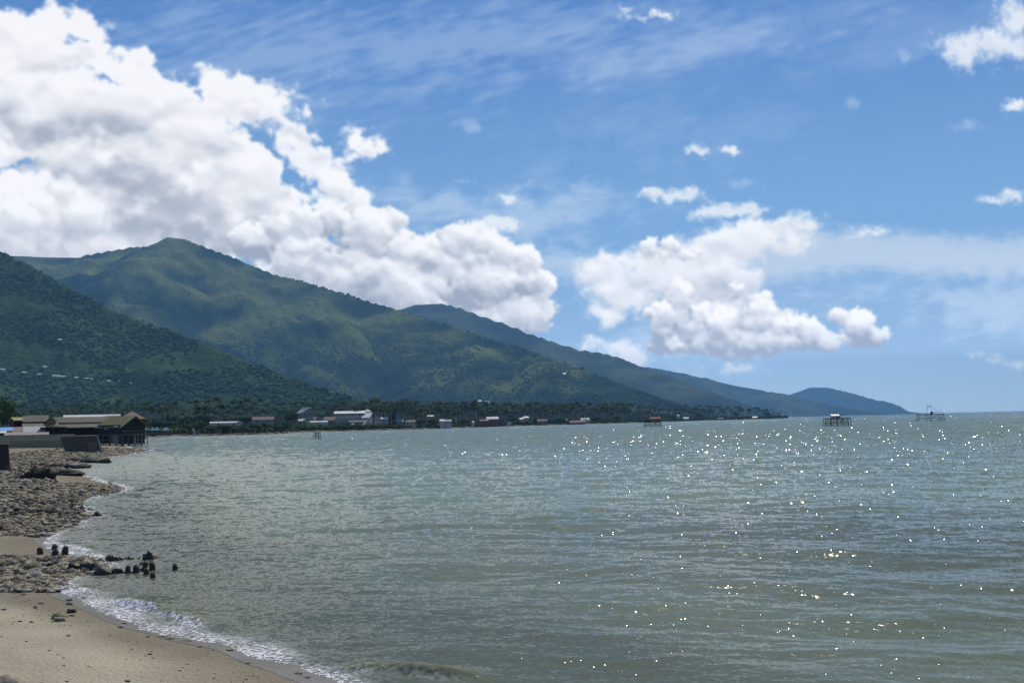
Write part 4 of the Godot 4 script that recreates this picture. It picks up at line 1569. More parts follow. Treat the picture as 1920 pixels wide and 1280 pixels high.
# picture left, right, ridge, eaves and distance; the walls go down to the ground
func house(called: String, label: String, category: String, x0: float, x1: float, top: float, eave: float, dist: float, kind: String, wall: Material, roof: Material, o := {}) -> Node3D:
	var xc := (x0 + x1) / 2.0
	var p := at_range(xc, 795, dist)
	var gy: float = o.get("ground", maxf(land_y(p.x, p.z), beach.at(p.x, p.z)))
	var face := atan2(-p.x, -p.z) + deg_to_rad(o.get("turn", 0.0))
	var n := thing(called, label, category, Vector3(p.x, gy, p.z), face, o.get("group", ""))
	if dist < 4000.0:
		clearings.append([x0, x1, o.get("see", eave + 0.3 * (eave - top) + 1.2), dist])
	var w := (x1 - x0) * dist / F
	var d: float = o.get("depth", clampf(w * 0.7, 3.0, 14.0))
	var y1 := at_range(xc, top, dist).y - gy
	var y0 := at_range(xc, eave, dist).y - gy
	if not o.get("open", false):
		wall_parts(n, kind, w - 0.6, d - 0.6, y0, y1, wall)
		var wins: int = o.get("windows", 0)
		var glass := mat("dark_glass", 0.03, 0.035, 0.045, 0.25)
		for i in wins:
			var x := (i + 0.5) / wins * (w - 1.2) - (w - 1.2) / 2.0
			var wh: float = o.get("win_h", 1.3)
			put("window", box_mesh(Vector3(x, y0 - 0.5 - wh / 2.0, d / 2.0 - 0.29), Vector3(minf(1.5, (w - 1.2) / wins * 0.62), wh, 0.12)), glass, n)
		if o.get("door", false):
			put("door", box_mesh(Vector3(w * 0.18, 1.0, d / 2.0 - 0.28), Vector3(1.1, 2.1, 0.1)), mat("dark_wood", 0.05, 0.04, 0.03), n)
	else:
		for sx in [-1, 1]:
			for sz in [-1, 1]:
				put("post", bar_mesh(Vector3(sx * (w / 2.0 - 0.3), -0.4, sz * (d / 2.0 - 0.3)), Vector3(sx * (w / 2.0 - 0.3), y0 + 0.1, sz * (d / 2.0 - 0.3)), 0.12), mat("old_wood", 0.10, 0.085, 0.065), n)
	roof_parts(n, kind, w - 0.6, d, y0, y1, roof, o.get("over", 0.3))
	return n


var white_wall: StandardMaterial3D
var grey_wall: StandardMaterial3D
var cream_wall: StandardMaterial3D
var red_wall: StandardMaterial3D
var pale_roof: StandardMaterial3D
var rust_roof: StandardMaterial3D
var red_roof: StandardMaterial3D
var teal_roof: StandardMaterial3D
var grey_roof: StandardMaterial3D
var moss_roof: StandardMaterial3D


func sheet(key: String, r: float, g: float, b: float, rough: float, scale := 0.35) -> StandardMaterial3D:
	return mat(key, r, g, b, rough, {"tex": speckle(hash(key) % 1000, 0.03, 0.38, 1.0, 5), "scale": scale, "flat": 0.4})


func build_town() -> void:
	white_wall = sheet("white_wall", 0.60, 0.56, 0.53, 0.9, 0.12)
	grey_wall = sheet("grey_wall", 0.30, 0.30, 0.31, 0.9, 0.12)
	cream_wall = sheet("cream_wall", 0.52, 0.45, 0.33, 0.9, 0.12)
	red_wall = sheet("red_wall", 0.24, 0.09, 0.07, 0.9, 0.12)
	pale_roof = sheet("pale_roof", 0.78, 0.76, 0.73, 0.5, 0.1)
	rust_roof = sheet("rust_roof", 0.27, 0.19, 0.155, 0.8, 0.12)
	red_roof = sheet("red_roof", 0.33, 0.19, 0.15, 0.8, 0.2)
	teal_roof = sheet("teal_roof", 0.14, 0.33, 0.32, 0.6, 0.2)
	grey_roof = sheet("grey_roof", 0.19, 0.17, 0.12, 0.8, 0.2)
	moss_roof = sheet("moss_roof", 0.25, 0.23, 0.09, 0.95, 0.3)
	# the tall house with stepped white roof
	var a := house("tall_house", "tall grey gabled house with white metal roof standing above the bushes", "house", 560, 584, 766, 774, 900, "front", grey_wall, pale_roof, {"depth": 10.0, "turn": 24.0, "windows": 2, "door": true, "see": 790.0})
	put("roof_lantern", box_mesh(Vector3(1.5, a.get_node("roof").mesh.get_aabb().end.y + 0.75, -1.0), Vector3(7.6, 1.1, 4.0)), pale_roof, a)
	house("house", "small white-walled annex at the foot of the tall grey house", "house", 559, 573, 785, 789, 885, "side", white_wall, pale_roof, {"depth": 6.0, "windows": 2})
	house("house", "little pink-walled house right beside the tall grey house", "house", 572, 582, 780, 784, 880, "front", cream_wall, rust_roof, {"depth": 6.0, "windows": 1})
	house("long_shed", "long shed with rusty pink roof between the tall house and the big white building", "shed", 582, 638, 781, 788, 890, "side", grey_wall, rust_roof, {"depth": 11.0})
	house("long_shed", "low white wall building in front of the rusty shed", "shed", 581, 614, 789, 791, 850, "shed", white_wall, pale_roof, {"depth": 5.0})
	# the big white building by the water
	var b := house("large_building", "big two-storey white building with bands of dark windows by the water", "building", 629, 682, 770, 775, 880, "shed", white_wall, pale_roof, {"depth": 14.0, "windows": 9, "win_h": 1.5, "over": 1.2, "see": 788.0})
	var glass := mat("dark_glass", 0, 0, 0)
	for i in 9:
		put("window", box_mesh(Vector3((i - 4.0) * 2.45, 5.2, 6.72), Vector3(1.5, 1.5, 0.12)), glass, b)
	put("balcony", box_mesh(Vector3(0, 7.9, 7.4), Vector3(24.4, 0.25, 1.6)), mat("concrete_band", 0.34, 0.33, 0.32), b)
	put("balcony", box_mesh(Vector3(0, 4.1, 7.4), Vector3(24.4, 0.25, 1.6)), mat("concrete_band", 0, 0, 0), b)
	put("chimney", box_mesh(Vector3(4.0, 13.2, -2.0), Vector3(1.0, 2.4, 1.0)), white_wall, b)
	house("white_house", "white house with a single steep roof plane at the right end of the big building", "house", 680, 696, 773, 783, 870, "shed", white_wall, pale_roof, {"depth": 9.0, "turn": -18.0, "windows": 1})
	house("roof_house", "boxy white upper storey behind the right end of the big building", "house", 681, 697, 767, 772, 930, "hip", cream_wall, pale_roof, {"depth": 8.0, "windows": 3})
	house("house", "dark-walled lower house in front of the big white building", "house", 655, 684, 788, 791, 850, "side", grey_wall, grey_roof, {"depth": 6.0, "windows": 3})
	house("stall", "small stall with a white awning below the big white building", "stall", 657, 664, 793, 796, 842, "hip", white_wall, pale_roof, {"depth": 3.0, "open": true})
	# the slanting sheet that shines in the sun
	var p := at_range(683, 796, 838)
	var sl := thing("slanting_panel", "bright cream sheet slanting upright on posts near the water", "panel", Vector3(p.x, land_y(p.x, p.z), p.z), atan2(-p.x, -p.z))
	var st := st_new()
	clearings.append([678, 690, 798, 838])
	var hy := at_range(683, 787, 838).y - land_y(p.x, p.z)
	slab(st, Vector3(0.2, hy, -1.6), Vector3(2.4, hy, -1.6), Vector3(0.4, hy - 4.2, 1.2), Vector3(-1.9, hy - 4.2, 1.2), 0.1)
	put("panel", done(st), mat("cream_panel", 0.85, 0.70, 0.50, 0.6), sl)
	for sx in [-1.2, 1.4]:
		put("post", bar_mesh(Vector3(sx, -0.4, -0.6), Vector3(sx, hy - 2.2, -0.6), 0.09), bark_m, sl)
	# the roofs further along, left to right
	var far := [
		["long_house", "long low white roof half hidden by bushes left of the tall house", "house", 395, 452, 790, 792.5, 800, "side", white_wall, pale_roof, 8.0],
		["house", "rusty pitched roof showing above the bushes left of the tall house", "house", 470, 512, 781, 787, 830, "side", grey_wall, rust_roof, 9.0],
		["hut", "tiny white hut at the beach edge left of the bushes", "hut", 360, 367, 803, 805, 668, "hip", white_wall, pale_roof, 3.0],
		["house", "white house with broken-up gables right of the big building", "house", 701, 714, 780, 785, 880, "front", white_wall, pale_roof, 6.0],
		["house", "white hipped house next to the white gabled one", "house", 713, 728, 782, 786, 885, "side", white_wall, pale_roof, 6.0],
		["house", "small turquoise roofed house on the shore", "house", 742, 757, 785, 791, 880, "side", grey_wall, teal_roof, 7.0],
		["house", "brown roofed house right of the turquoise one", "house", 759, 779, 787, 791, 885, "side", cream_wall, rust_roof, 7.0],
		["house", "cream roof standing higher among the palms", "house", 801, 814, 778, 780.5, 1000, "side", cream_wall, pale_roof, 6.0],
		["house", "pale blue and white house, left one of the pair on the shore", "house", 824, 834, 786, 789, 930, "side", white_wall, pale_roof, 6.0],
		["house", "pale house with teal side, right one of the pair on the shore", "house", 834, 847, 786.5, 789.5, 935, "side", white_wall, teal_roof, 6.0],
		["house", "tiny white house between palms behind the pale pair", "house", 852, 858, 781, 783.5, 1010, "front", white_wall, pale_roof, 5.0],
		["hut", "lone small white hut low among the bushes", "hut", 884, 890, 789, 791, 980, "hip", white_wall, pale_roof, 4.0],
		["house", "low red-walled house with a white front roof", "house", 899, 916, 786, 789, 1030, "side", red_wall, red_roof, 6.0],
		["house", "house with a wide white metal roof behind the red-walled one", "house", 912, 935, 781, 785.5, 1060, "side", red_wall, pale_roof, 8.0],
		["house", "small white house right of the wide white roof", "house", 950, 959, 789, 792, 1090, "front", white_wall, pale_roof, 6.0],
		["house", "pale house left of the cream one under tall palms", "house", 974, 982, 783, 785.5, 1180, "side", white_wall, pale_roof, 6.0],
		["house", "cream-roofed house under tall palms", "house", 981, 992, 780.5, 783, 1190, "side", cream_wall, pale_roof, 6.0],
		["house", "blue-grey gabled house beside the cream-roofed one", "house", 992, 1000, 780, 783, 1200, "front", grey_wall, pale_roof, 6.0],
		["house", "brown house with a white porch close to the water", "house", 1007, 1026, 786, 789, 1180, "side", rust_roof, rust_roof, 7.0],
		["hut", "small teal hut left of the long red roof", "hut", 1060, 1065, 785, 787, 1250, "hip", teal_roof, teal_roof, 4.0],
		["long_house", "long red roof at the water's edge", "house", 1067, 1098, 788, 792, 1240, "side", red_wall, red_roof, 9.0],
		["house", "white roof rising behind the long red one", "house", 1089, 1106, 783, 787.5, 1290, "side", white_wall, pale_roof, 8.0],
		["house", "pinkish hut right of the long red roof", "hut", 1103, 1110, 781.5, 784.5, 1330, "front", rust_roof, rust_roof, 6.0],
		["house", "blue-grey steep hut among the palms near the nearest platform", "hut", 1189, 1196, 778, 782, 1480, "front", grey_wall, grey_roof, 6.0],
		["tower", "small white tower with an orange base on the palm point", "tower", 1270, 1275, 777.5, 779, 1640, "hip", white_wall, pale_roof, 4.0],
		["house", "grey hut right of the white tower", "hut", 1282, 1292, 782, 784.5, 1650, "side", grey_wall, pale_roof, 6.0],
		["long_house", "red shed at the water on the palm point", "shed", 1346, 1357, 783, 785, 1830, "side", red_wall, red_roof, 7.0],
		["house", "pale hut near the tip of the palm point", "hut", 1412, 1421, 780.5, 782.5, 2040, "side", white_wall, pale_roof, 7.0],
		["house", "white speck of a house on the distant coast, left one", "house", 1528, 1532, 777.6, 779.0, 5600, "side", white_wall, pale_roof, 8.0],
		["house", "white speck of a house on the distant coast, right one", "house", 1617, 1621, 776.0, 777.4, 7400, "side", white_wall, pale_roof, 9.0],
	]
	for e in far:
		house(e[0], e[1], e[2], e[3], e[4], e[5], e[6], e[7], e[8], e[9], e[10], {"depth": e[11], "windows": 2 if e[4] - e[3] > 10 else 0, "win_h": 1.1})
	# turquoise huts by the beach right of the stilt house
	var huts := [[251, 262, "partly behind the stilts"], [264, 281, "second from the stilt house"], [282, 290, "third from the stilt house, narrow"], [287, 300, "fourth from the stilt house"], [303, 318, "farthest right of the row"]]
	for i in 5:
		house("beach_hut", "open hut with turquoise hipped roof, " + huts[i][2], "hut", huts[i][0], huts[i][1], 799.5 + i * 0.3, 806.5, 660, "hip", white_wall, teal_roof, {"open": true, "depth": 5.0, "group": "turquoise huts on the beach", "over": 0.2, "see": 812.0})
	p = at_range(286, 811, 640)
	var fence := thing("low_fence", "low brown fence in front of the turquoise huts", "fence", Vector3(p.x, 1.0, p.z), atan2(-p.x, -p.z))
	for i in 9:
		put("panel", box_mesh(Vector3((i - 4.0) * 2.5, 0.7, 0.02 * (i % 2)), Vector3(2.46, 1.3 + 0.1 * (i % 3), 0.12)), mat("brown_boards", 0.085, 0.055, 0.045), fence)
	# scattered houses on the slope and under the mountain
	var r := RandomNumberGenerator.new()
	r.seed = 205
	var dots := [[4, 695, "a pale speck close to the left edge"], [44, 701, "alone on the bare slope"], [73, 704, "just left of the long cluster"], [83, 690, "higher than all the others"], [100, 707, "first of the long cluster"], [108, 707.5, "wide one in the long cluster"], [115, 708, "last of the long cluster"], [124, 709, "right after the long cluster"], [142, 710, "alone between two groups"], [161, 712, "left one of a close pair"], [169, 713, "right one of a close pair"], [191, 715, "left one of a loose pair"], [203, 717, "right one of a loose pair"], [226, 717, "second from the right end of the row"], [246, 721, "right end of the row"], [111, 639, "far up by the reddish clearing"], [899, 754, "left one above the palm grove"], [912, 755, "middle one above the palm grove"], [918, 756, "right one above the palm grove"], [1058, 703, "high on the mountain flank"]]
	for e in dots:
		var g: Relief = hill if e[0] < 700 else peak
		var q := hit(g, e[0], e[1])
		if q == Vector3.ZERO:
			continue
		var n := thing("hill_house", "tiny white-roofed house on the green slope, " + e[2], "house", q, atan2(-q.x, -q.z) + r.randf_range(-0.4, 0.4), "houses on the green slopes")
		var k := q.length() / 2100.0
		var w := r.randf_range(4.5, 8.0) * k * (1.5 if e[0] in [100, 108, 115] else 1.0)
		wall_parts(n, "side", w, 5.0 * k, 2.6 * k, 4.2 * k, white_wall)
		roof_parts(n, "side", w, 5.0 * k, 2.6 * k, 4.2 * k, pale_roof, 0.4)


# the first point of that relief on a sight line
func hit(g: Relief, px: float, py: float) -> Vector3:
	var d := px_dir(px, py)
	var fl := Vector2(d.x, d.z).length()
	var r := g.r0 * 1.02
	while r < g.r1:
		var p := EYE + d * (r / fl)
		if g.at(p.x, p.z) >= p.y:
			return p
		r *= 1.004
	return Vector3.ZERO


# ---- fishing platforms
func platform(called: String, label: String, px: float, base: float, dist: float, w: float, d: float, deck_h: float, o: Dictionary) -> Node3D:
	var p := at_range(px, base, dist)
	p.y = 0.0
	var n := thing(called, label, "fishing platform", p, atan2(-p.x, -p.z) + deg_to_rad(o.get("turn", 12.0)))
	var wood := mat("grey_bamboo", 0.085, 0.075, 0.062, 0.9)
	var pale := mat("pale_bamboo", 0.19, 0.165, 0.13, 0.9)
	var r := RandomNumberGenerator.new()
	r.seed = int(px)
	var nx: int = o.get("nx", 7)
	for i in nx:
		for k in [-1.0, 0.0, 1.0]:
			if k == 0.0 and i % 2 == 1:
				continue
			if o.get("sparse", false) and i % 2 == 1 and k < 0.5:
				continue
			var x := (float(i) / (nx - 1) - 0.5) * w
			var z: float = k * d / 2.0
			var top := Vector3(x * 0.92 + r.randf_range(-0.1, 0.1), deck_h + r.randf_range(0.0, 0.5), z * 0.92)
			put("post", bar_mesh(Vector3(x * 1.04 + r.randf_range(-0.2, 0.2), -2.0, z * 1.04), top, o.get("thick", 0.10), 5), wood, n)
	# rails and braces
	for k in [-1.0, 1.0]:
		var z: float = k * d / 2.0
		put("rail", bar_mesh(Vector3(-w * 0.5, deck_h * 0.45, z), Vector3(w * 0.5, deck_h * 0.45, z), 0.07, 5), pale, n)
		put("rail", bar_mesh(Vector3(-w * 0.49, deck_h - 0.15, z * 0.95), Vector3(w * 0.49, deck_h - 0.15, z * 0.95), 0.10, 5), wood, n)
		put("brace", bar_mesh(Vector3(-w * 0.5, 0.1, z), Vector3(-w * 0.12, deck_h - 0.2, z), 0.07, 5), wood, n)
		put("brace", bar_mesh(Vector3(w * 0.5, 0.1, z), Vector3(w * 0.12, deck_h - 0.2, z), 0.07, 5), wood, n)
		put("brace", bar_mesh(Vector3(-w * 0.1, 0.1, z), Vector3(w * 0.15, deck_h - 0.2, z), 0.06, 5), wood, n)
	for k in [-1.0, 1.0]:
		put("rail", bar_mesh(Vector3(k * w * 0.49, deck_h - 0.1, -d * 0.47), Vector3(k * w * 0.49, deck_h - 0.1, d * 0.47), 0.09, 5), wood, n)
	if o.get("deck", true):
		var cnt: int = int(w / 0.75)
		for i in cnt:
			var x := (float(i) + 0.5) / cnt * w * 0.92 - w * 0.46
			put("plank", box_mesh(Vector3(x, deck_h + 0.02, 0), Vector3(w * 0.92 / cnt - 0.12, 0.08, d * 0.9)), pale, n)
	return n


func hut_on(n: Node3D, at: Vector3, w: float, h: float, d: float, wall: Material, roof: Material) -> void:
	var hut := Node3D.new()
	hut.name = "cabin"
	n.add_child(hut, true)
	hut.position = at
	put("wall", box_mesh(Vector3(0, h * 0.35, 0), Vector3(w, h * 0.7, d)), wall, hut)
	put("door", box_mesh(Vector3(w * 0.3, h * 0.3, d / 2.0 + 0.03), Vector3(w * 0.22, h * 0.58, 0.06)), mat("dark_wood", 0, 0, 0), hut)
	var st := st_new()
	slab(st, Vector3(-w * 0.6, h, 0), Vector3(w * 0.6, h, 0), Vector3(w * 0.6, h * 0.62, d * 0.65), Vector3(-w * 0.6, h * 0.62, d * 0.65), 0.08)
	slab(st, Vector3(w * 0.6, h, -0.01), Vector3(-w * 0.6, h, -0.01), Vector3(-w * 0.6, h * 0.62, -d * 0.65), Vector3(w * 0.6, h * 0.62, -d * 0.65), 0.08)
	put("roof", done(st), roof, hut)


func build_platforms() -> void:
	var wood := mat("grey_bamboo", 0, 0, 0)
	var thin := mat("line_grey", 0.16, 0.15, 0.14, 0.9)
	# the nearest and most complete one
	var a := platform("fishing_platform", "bamboo fishing platform with close-set posts and a small white cabin", 1570, 797.5, 404, 9.0, 8.0, 2.85, {"nx": 9})
	hut_on(a, Vector3(-0.7, 2.95, 0), 2.6, 1.5, 2.4, white_wall, pale_roof)
	put("lamp_box", box_mesh(Vector3(1.0, 3.6, 0.6), Vector3(0.45, 1.3, 0.5)), mat("dark_wood", 0, 0, 0), a)
	for s in [-1.0, 1.0]:
		put("mast", bar_mesh(Vector3(s * 0.9 - 0.6, 2.9, -0.4), Vector3(s * 0.35 - 0.6, 5.9, -0.4), 0.045), thin, a)
		put("rail", bar_mesh(Vector3(s * 0.5, 3.25, 3.5), Vector3(s * 4.2, 3.1, 3.5), 0.06), mat("pale_bamboo", 0, 0, 0), a)
	# the one against the open horizon, with a mast and stays
	var b := platform("fishing_platform", "sparse fishing platform with a tall stayed mast against the open horizon", 1745, 788, 576, 12.4, 9.0, 3.5, {"nx": 5, "sparse": true, "thick": 0.13})
	put("cabin", box_mesh(Vector3(0.8, 4.2, 0.5), Vector3(1.1, 1.3, 1.1)), mat("dark_wood", 0, 0, 0), b)
	put("boom", bar_mesh(Vector3(0.5, 4.6, 0.4), Vector3(6.2, 4.75, 0.4), 0.10), wood, b)
	for x in [-0.75, 0.55]:
		put("mast", bar_mesh(Vector3(x * 2.2, 3.5, 0), Vector3(x, 8.0, 0), 0.08), wood, b)
		put("mast_head", box_mesh(Vector3(x, 7.9, 0), Vector3(0.5, 0.45, 0.4)), wood, b)
	for e in [[-5.8, 3.6], [6.2, 4.7], [-3.4, 3.6], [3.6, 4.7]]:
		put("stay", bar_mesh(Vector3(e[0], e[1], 0.3), Vector3(signf(e[0]) * 0.5, 7.7, 0), 0.035, 4), thin, b)
	# the one before the palm point
	var c := platform("fishing_platform", "fishing platform with a reddish thatched hut in front of the palm point", 1224, 800, 555, 9.0, 7.0, 2.6, {"nx": 7, "turn": -8.0})
	hut_on(c, Vector3(1.8, 2.65, 0), 4.6, 2.7, 4.0, mat("red_thatch", 0.20, 0.115, 0.095, 0.95), mat("red_thatch", 0, 0, 0))
	put("lean_to", box_mesh(Vector3(-2.6, 3.2, 0), Vector3(3.2, 1.1, 3.0)), mat("dark_wood", 0, 0, 0), c)
	for s in [-1.0, 1.0]:
		put("mast", bar_mesh(Vector3(s * 2.0 + 1.5, 2.6, 0.2), Vector3(s * 0.5 + 1.5, 5.9, 0.2), 0.05), thin, c)
	# the bare remains nearest to the town
	var p := at_range(595, 823, 330)
	p.y = 0.0
	var d := thing("old_platform_posts", "six bare leaning posts of an old platform off the town", "posts", p, 0.0)
	var i := 0
	for e in [[-1.25, 0.35, 0.7], [-0.75, 0.1, -0.7], [-0.1, 0.0, 0.8], [0.25, 0.0, -0.6], [0.65, -0.1, 0.7], [1.3, -0.45, 0.0]]:
		put("post", bar_mesh(Vector3(e[0], -1.5, e[2]), Vector3(e[0] + e[1], 2.35 - 0.1 * (i % 3), e[2] * 0.6), 0.10), wood, d)
		i += 1
	put("rail", bar_mesh(Vector3(-0.95, 2.1, 0.4), Vector3(0.9, 2.05, 0.4), 0.08), wood, d)
	put("rail", bar_mesh(Vector3(-0.8, 1.0, 0.5), Vector3(0.75, 1.05, 0.5), 0.06), wood, d)


# ---- the stilt house and the sheds on the left shore
func build_waterfront() -> void:
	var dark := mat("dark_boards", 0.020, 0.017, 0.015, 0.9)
	var old := mat("old_wood", 0.10, 0.085, 0.065)
	var pale_post := mat("pale_post", 0.30, 0.29, 0.26, 0.9)
	# gabled pavilion on stilts
	var p := at_range(229, 820, 292)
	var n := thing("stilt_pavilion", "dark open pavilion on stilts over the water with a mossy gabled roof", "building", Vector3(p.x, 0, p.z), atan2(-p.x, -p.z) + deg_to_rad(38.0))
	var base := Vector3(p.x, 0, p.z)
	var y_eave := at_range(229, 801, 292).y
	var y_top := at_range(240, 780, 292).y
	roof_parts(n, "front", 8.6, 10.0, y_eave, y_top, moss_roof, 0.4)
	var st := st_new()
	tri(st, Vector3(-4.2, y_eave, 4.2), Vector3(0, y_top - 0.35, 4.2), Vector3(4.2, y_eave, 4.2))
	tri(st, Vector3(4.2, y_eave, 4.15), Vector3(0, y_top - 0.35, 4.15), Vector3(-4.2, y_eave, 4.15))
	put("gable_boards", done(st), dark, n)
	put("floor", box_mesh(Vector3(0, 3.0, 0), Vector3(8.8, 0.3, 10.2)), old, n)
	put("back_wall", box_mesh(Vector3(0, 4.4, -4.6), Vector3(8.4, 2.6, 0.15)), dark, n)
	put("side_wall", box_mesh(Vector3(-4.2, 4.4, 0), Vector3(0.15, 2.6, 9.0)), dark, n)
	for i in 4:
		put("railing", box_mesh(Vector3(0, 3.35 + 0.25 * i, 5.0), Vector3(8.6, 0.06, 0.06)), pale_post if i == 3 else old, n)
	for i in 5:
		for k in 5:
			var x := -4.2 + i * 2.1
			var z := -4.9 + k * 2.45
			put("stilt", bar_mesh(Vector3(x, -1.5, z), Vector3(x, 2.95, z), 0.11), pale_post if (i + k) % 3 == 0 else old, n)
			if k == 4 or i == 4 or i == 0:
				put("column", bar_mesh(Vector3(x, 3.1, z * 0.97), Vector3(x, y_eave, z * 0.97), 0.09), dark, n)
	# the small jetty at its right
	p = at_range(262, 822, 288)
	var j := thing("jetty", "small railed jetty on pale posts right of the stilt pavilion", "jetty", Vector3(p.x, 0, p.z), atan2(-p.x, -p.z))
	for i in 7:
		put("plank", box_mesh(Vector3(-1.5 + i * 0.5, 2.45 - 0.01 * (i % 2), 0), Vector3(0.46, 0.1, 3.0)), old, j)
	for i in 4:
		for k in [-1.3, 1.3]:
			put("post", bar_mesh(Vector3(-1.5 + i, -1.5, k), Vector3(-1.5 + i, 3.1, k), 0.06), pale_post, j)
	for y in [0.8, 1.6, 3.05]:
		put("rail", bar_mesh(Vector3(-1.6, y, 1.32), Vector3(1.6, y, 1.32), 0.045), pale_post, j)
	# the long hall with a two-tier roof
	p = at_range(150, 820, 300)
	var h := thing("long_hall", "long dark hall with a two-tier grey-brown roof left of the pavilion", "building", Vector3(p.x, 1.1, p.z), atan2(-p.x, -p.z))
	var k2 := 300.0 / F
	var ys := func(py: float) -> float: return at_range(150, py, 300).y - 1.1
	var w := 97.0 * k2
	st = st_new()
	var yt: float = ys.call(781.0)
	var ym: float = ys.call(791.5)
	slab(st, Vector3(-w / 2, yt, -3.5), Vector3(w / 2, yt, -3.5), Vector3(w / 2, ym, 0.2), Vector3(-w / 2, ym, 0.2), 0.15)
	slab(st, Vector3(w / 2, yt, -3.51), Vector3(-w / 2, yt, -3.51), Vector3(-w / 2, ym, -7.2), Vector3(w / 2, ym, -7.2), 0.15)
	put("upper_roof", done(st), grey_roof, h)
	st = st_new()
	var yl: float = ys.call(793.5)
	var ye: float = ys.call(801.0)
	slab(st, Vector3(-w / 2 - 0.2, yl, 0.0), Vector3(w / 2 + 0.2, yl, 0.0), Vector3(w / 2 + 0.2, ye, 3.4), Vector3(-w / 2 - 0.2, ye, 3.4), 0.15)
	put("lower_roof", done(st), grey_roof, h)
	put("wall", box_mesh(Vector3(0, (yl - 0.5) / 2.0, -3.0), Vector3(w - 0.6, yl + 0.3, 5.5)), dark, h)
	for i in 8:
		put("column", bar_mesh(Vector3(-w / 2 + 0.3 + i * (w - 0.6) / 7.0, -0.4, 3.0), Vector3(-w / 2 + 0.3 + i * (w - 0.6) / 7.0, ye + 0.1, 3.0), 0.10), dark, h)
	put("deck", box_mesh(Vector3(0, 0.55, 1.6), Vector3(w, 0.25, 3.6)), old, h)
	put("railing", box_mesh(Vector3(0, 1.4, 3.25), Vector3(w - 0.4, 0.1, 0.06)), old, h)
	# roofs beside and behind it
	house("white_roofed_hall", "long white metal roof behind the two-tier hall", "building", 124, 190, 777.5, 782, 335, "side", grey_wall, pale_roof, {"depth": 6.0, "ground": 1.2})
	house("white_roofed_hall", "short white roof strip between the hall and the red roof", "building", 194, 223, 776.8, 779.5, 340, "side", grey_wall, pale_roof, {"depth": 6.0, "ground": 1.2})
	house("red_roofed_house", "house with a faded red hipped roof behind the stilt pavilion", "house", 224, 270, 772.5, 785.5, 325, "hip", dark, red_roof, {"depth": 8.0, "ground": 1.2})
	house("tier_house", "grey house with a flat-topped roof left of the long hall", "house", 46, 86, 778.5, 790.5, 300, "side", dark, grey_roof, {"depth": 7.0, "ground": 1.2})
	house("porch_roof", "low grey porch roof below the grey house", "roof", 47, 103, 793, 799, 294, "shed", dark, grey_roof, {"depth": 3.5, "ground": 1.2, "open": true})
	house("yellow_gable_house", "small house with a yellow weathered roof at the far left", "house", 22, 48, 782, 788, 305, "side", dark, mat("yellow_roof", 0.34, 0.27, 0.10, 0.9), {"depth": 5.0, "turn": 14.0, "ground": 1.2})
	house("mossy_hut", "narrow hut with a mossy gable between the grey house and the hall", "hut", 86, 104, 781, 790, 296, "front", mat("ochre_boards", 0.19, 0.15, 0.07, 0.9), moss_roof, {"depth": 4.0, "ground": 1.2, "windows": 1})
	# corrugated sheds in front, each sheet of the roof a piece
	shed_roof("corrugated_shed", "shed with a rusty pink corrugated roof at the left edge", 17, 47, 800.5, 811.5, 258, 6, mat("rusty_sheet", 0.25, 0.17, 0.155, 0.8))
	shed_roof("corrugated_shed", "shed with a light grey corrugated roof right of the rusty one", 46, 80, 799.5, 810.5, 256, 6, mat("zinc_sheet", 0.40, 0.385, 0.35, 0.55))
	shed_roof("low_lean_to", "long low grey lean-to roof in front of both sheds", 15, 83, 810, 815.5, 250, 9, mat("old_sheet", 0.27, 0.225, 0.205, 0.75))
	shed_roof("blue_tarp_roof", "bright blue tarpaulin roof at the left edge", -18, 18, 801.5, 807.5, 256, 3, mat("blue_tarp", 0.14, 0.38, 0.72, 0.5))
	shed_roof("cream_awning", "small cream awning under the blue tarpaulin", -14, 8, 808, 812, 252, 3, mat("cream_cloth", 0.60, 0.55, 0.42, 0.8))
	# the dark open shed
	p = at_range(99, 830, 254)
	var q := thing("open_shed", "black open-sided shed with a thin flat roof between the sheds and the hall", "shed", Vector3(p.x, 1.2, p.z), atan2(-p.x, -p.z))
	var yq := at_range(99, 801, 254).y - 1.2
	put("roof", box_mesh(Vector3(0, yq, 0), Vector3(5.6, 0.18, 4.6)), old, q)
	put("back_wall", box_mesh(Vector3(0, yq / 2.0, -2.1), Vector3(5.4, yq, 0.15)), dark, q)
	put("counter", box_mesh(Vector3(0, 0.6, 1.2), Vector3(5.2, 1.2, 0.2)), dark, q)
	for x in [-2.6, 0.0, 2.6]:
		put("post", bar_mesh(Vector3(x, -0.4, 2.0), Vector3(x, yq, 2.0), 0.09), dark, q)
	# two small bright things under the eaves
	p = at_range(216, 799, 284)
	tag(put("sign_board", box_mesh(Vector3.ZERO, Vector3(1.0, 0.45, 0.08)), white_wall), "small white board under the left eave of the pavilion", "board").position = Vector3(p.x, p.y, p.z)
	p = at_range(200, 805, 290)
	tag(put("canopy", lump(77, 3, 0.1, Vector3(0.8, 0.35, 0.8), -0.3), teal_roof), "small pale blue canopy below the pavilion's left eave", "canopy").position = Vector3(p.x, p.y, p.z)
	build_walls()


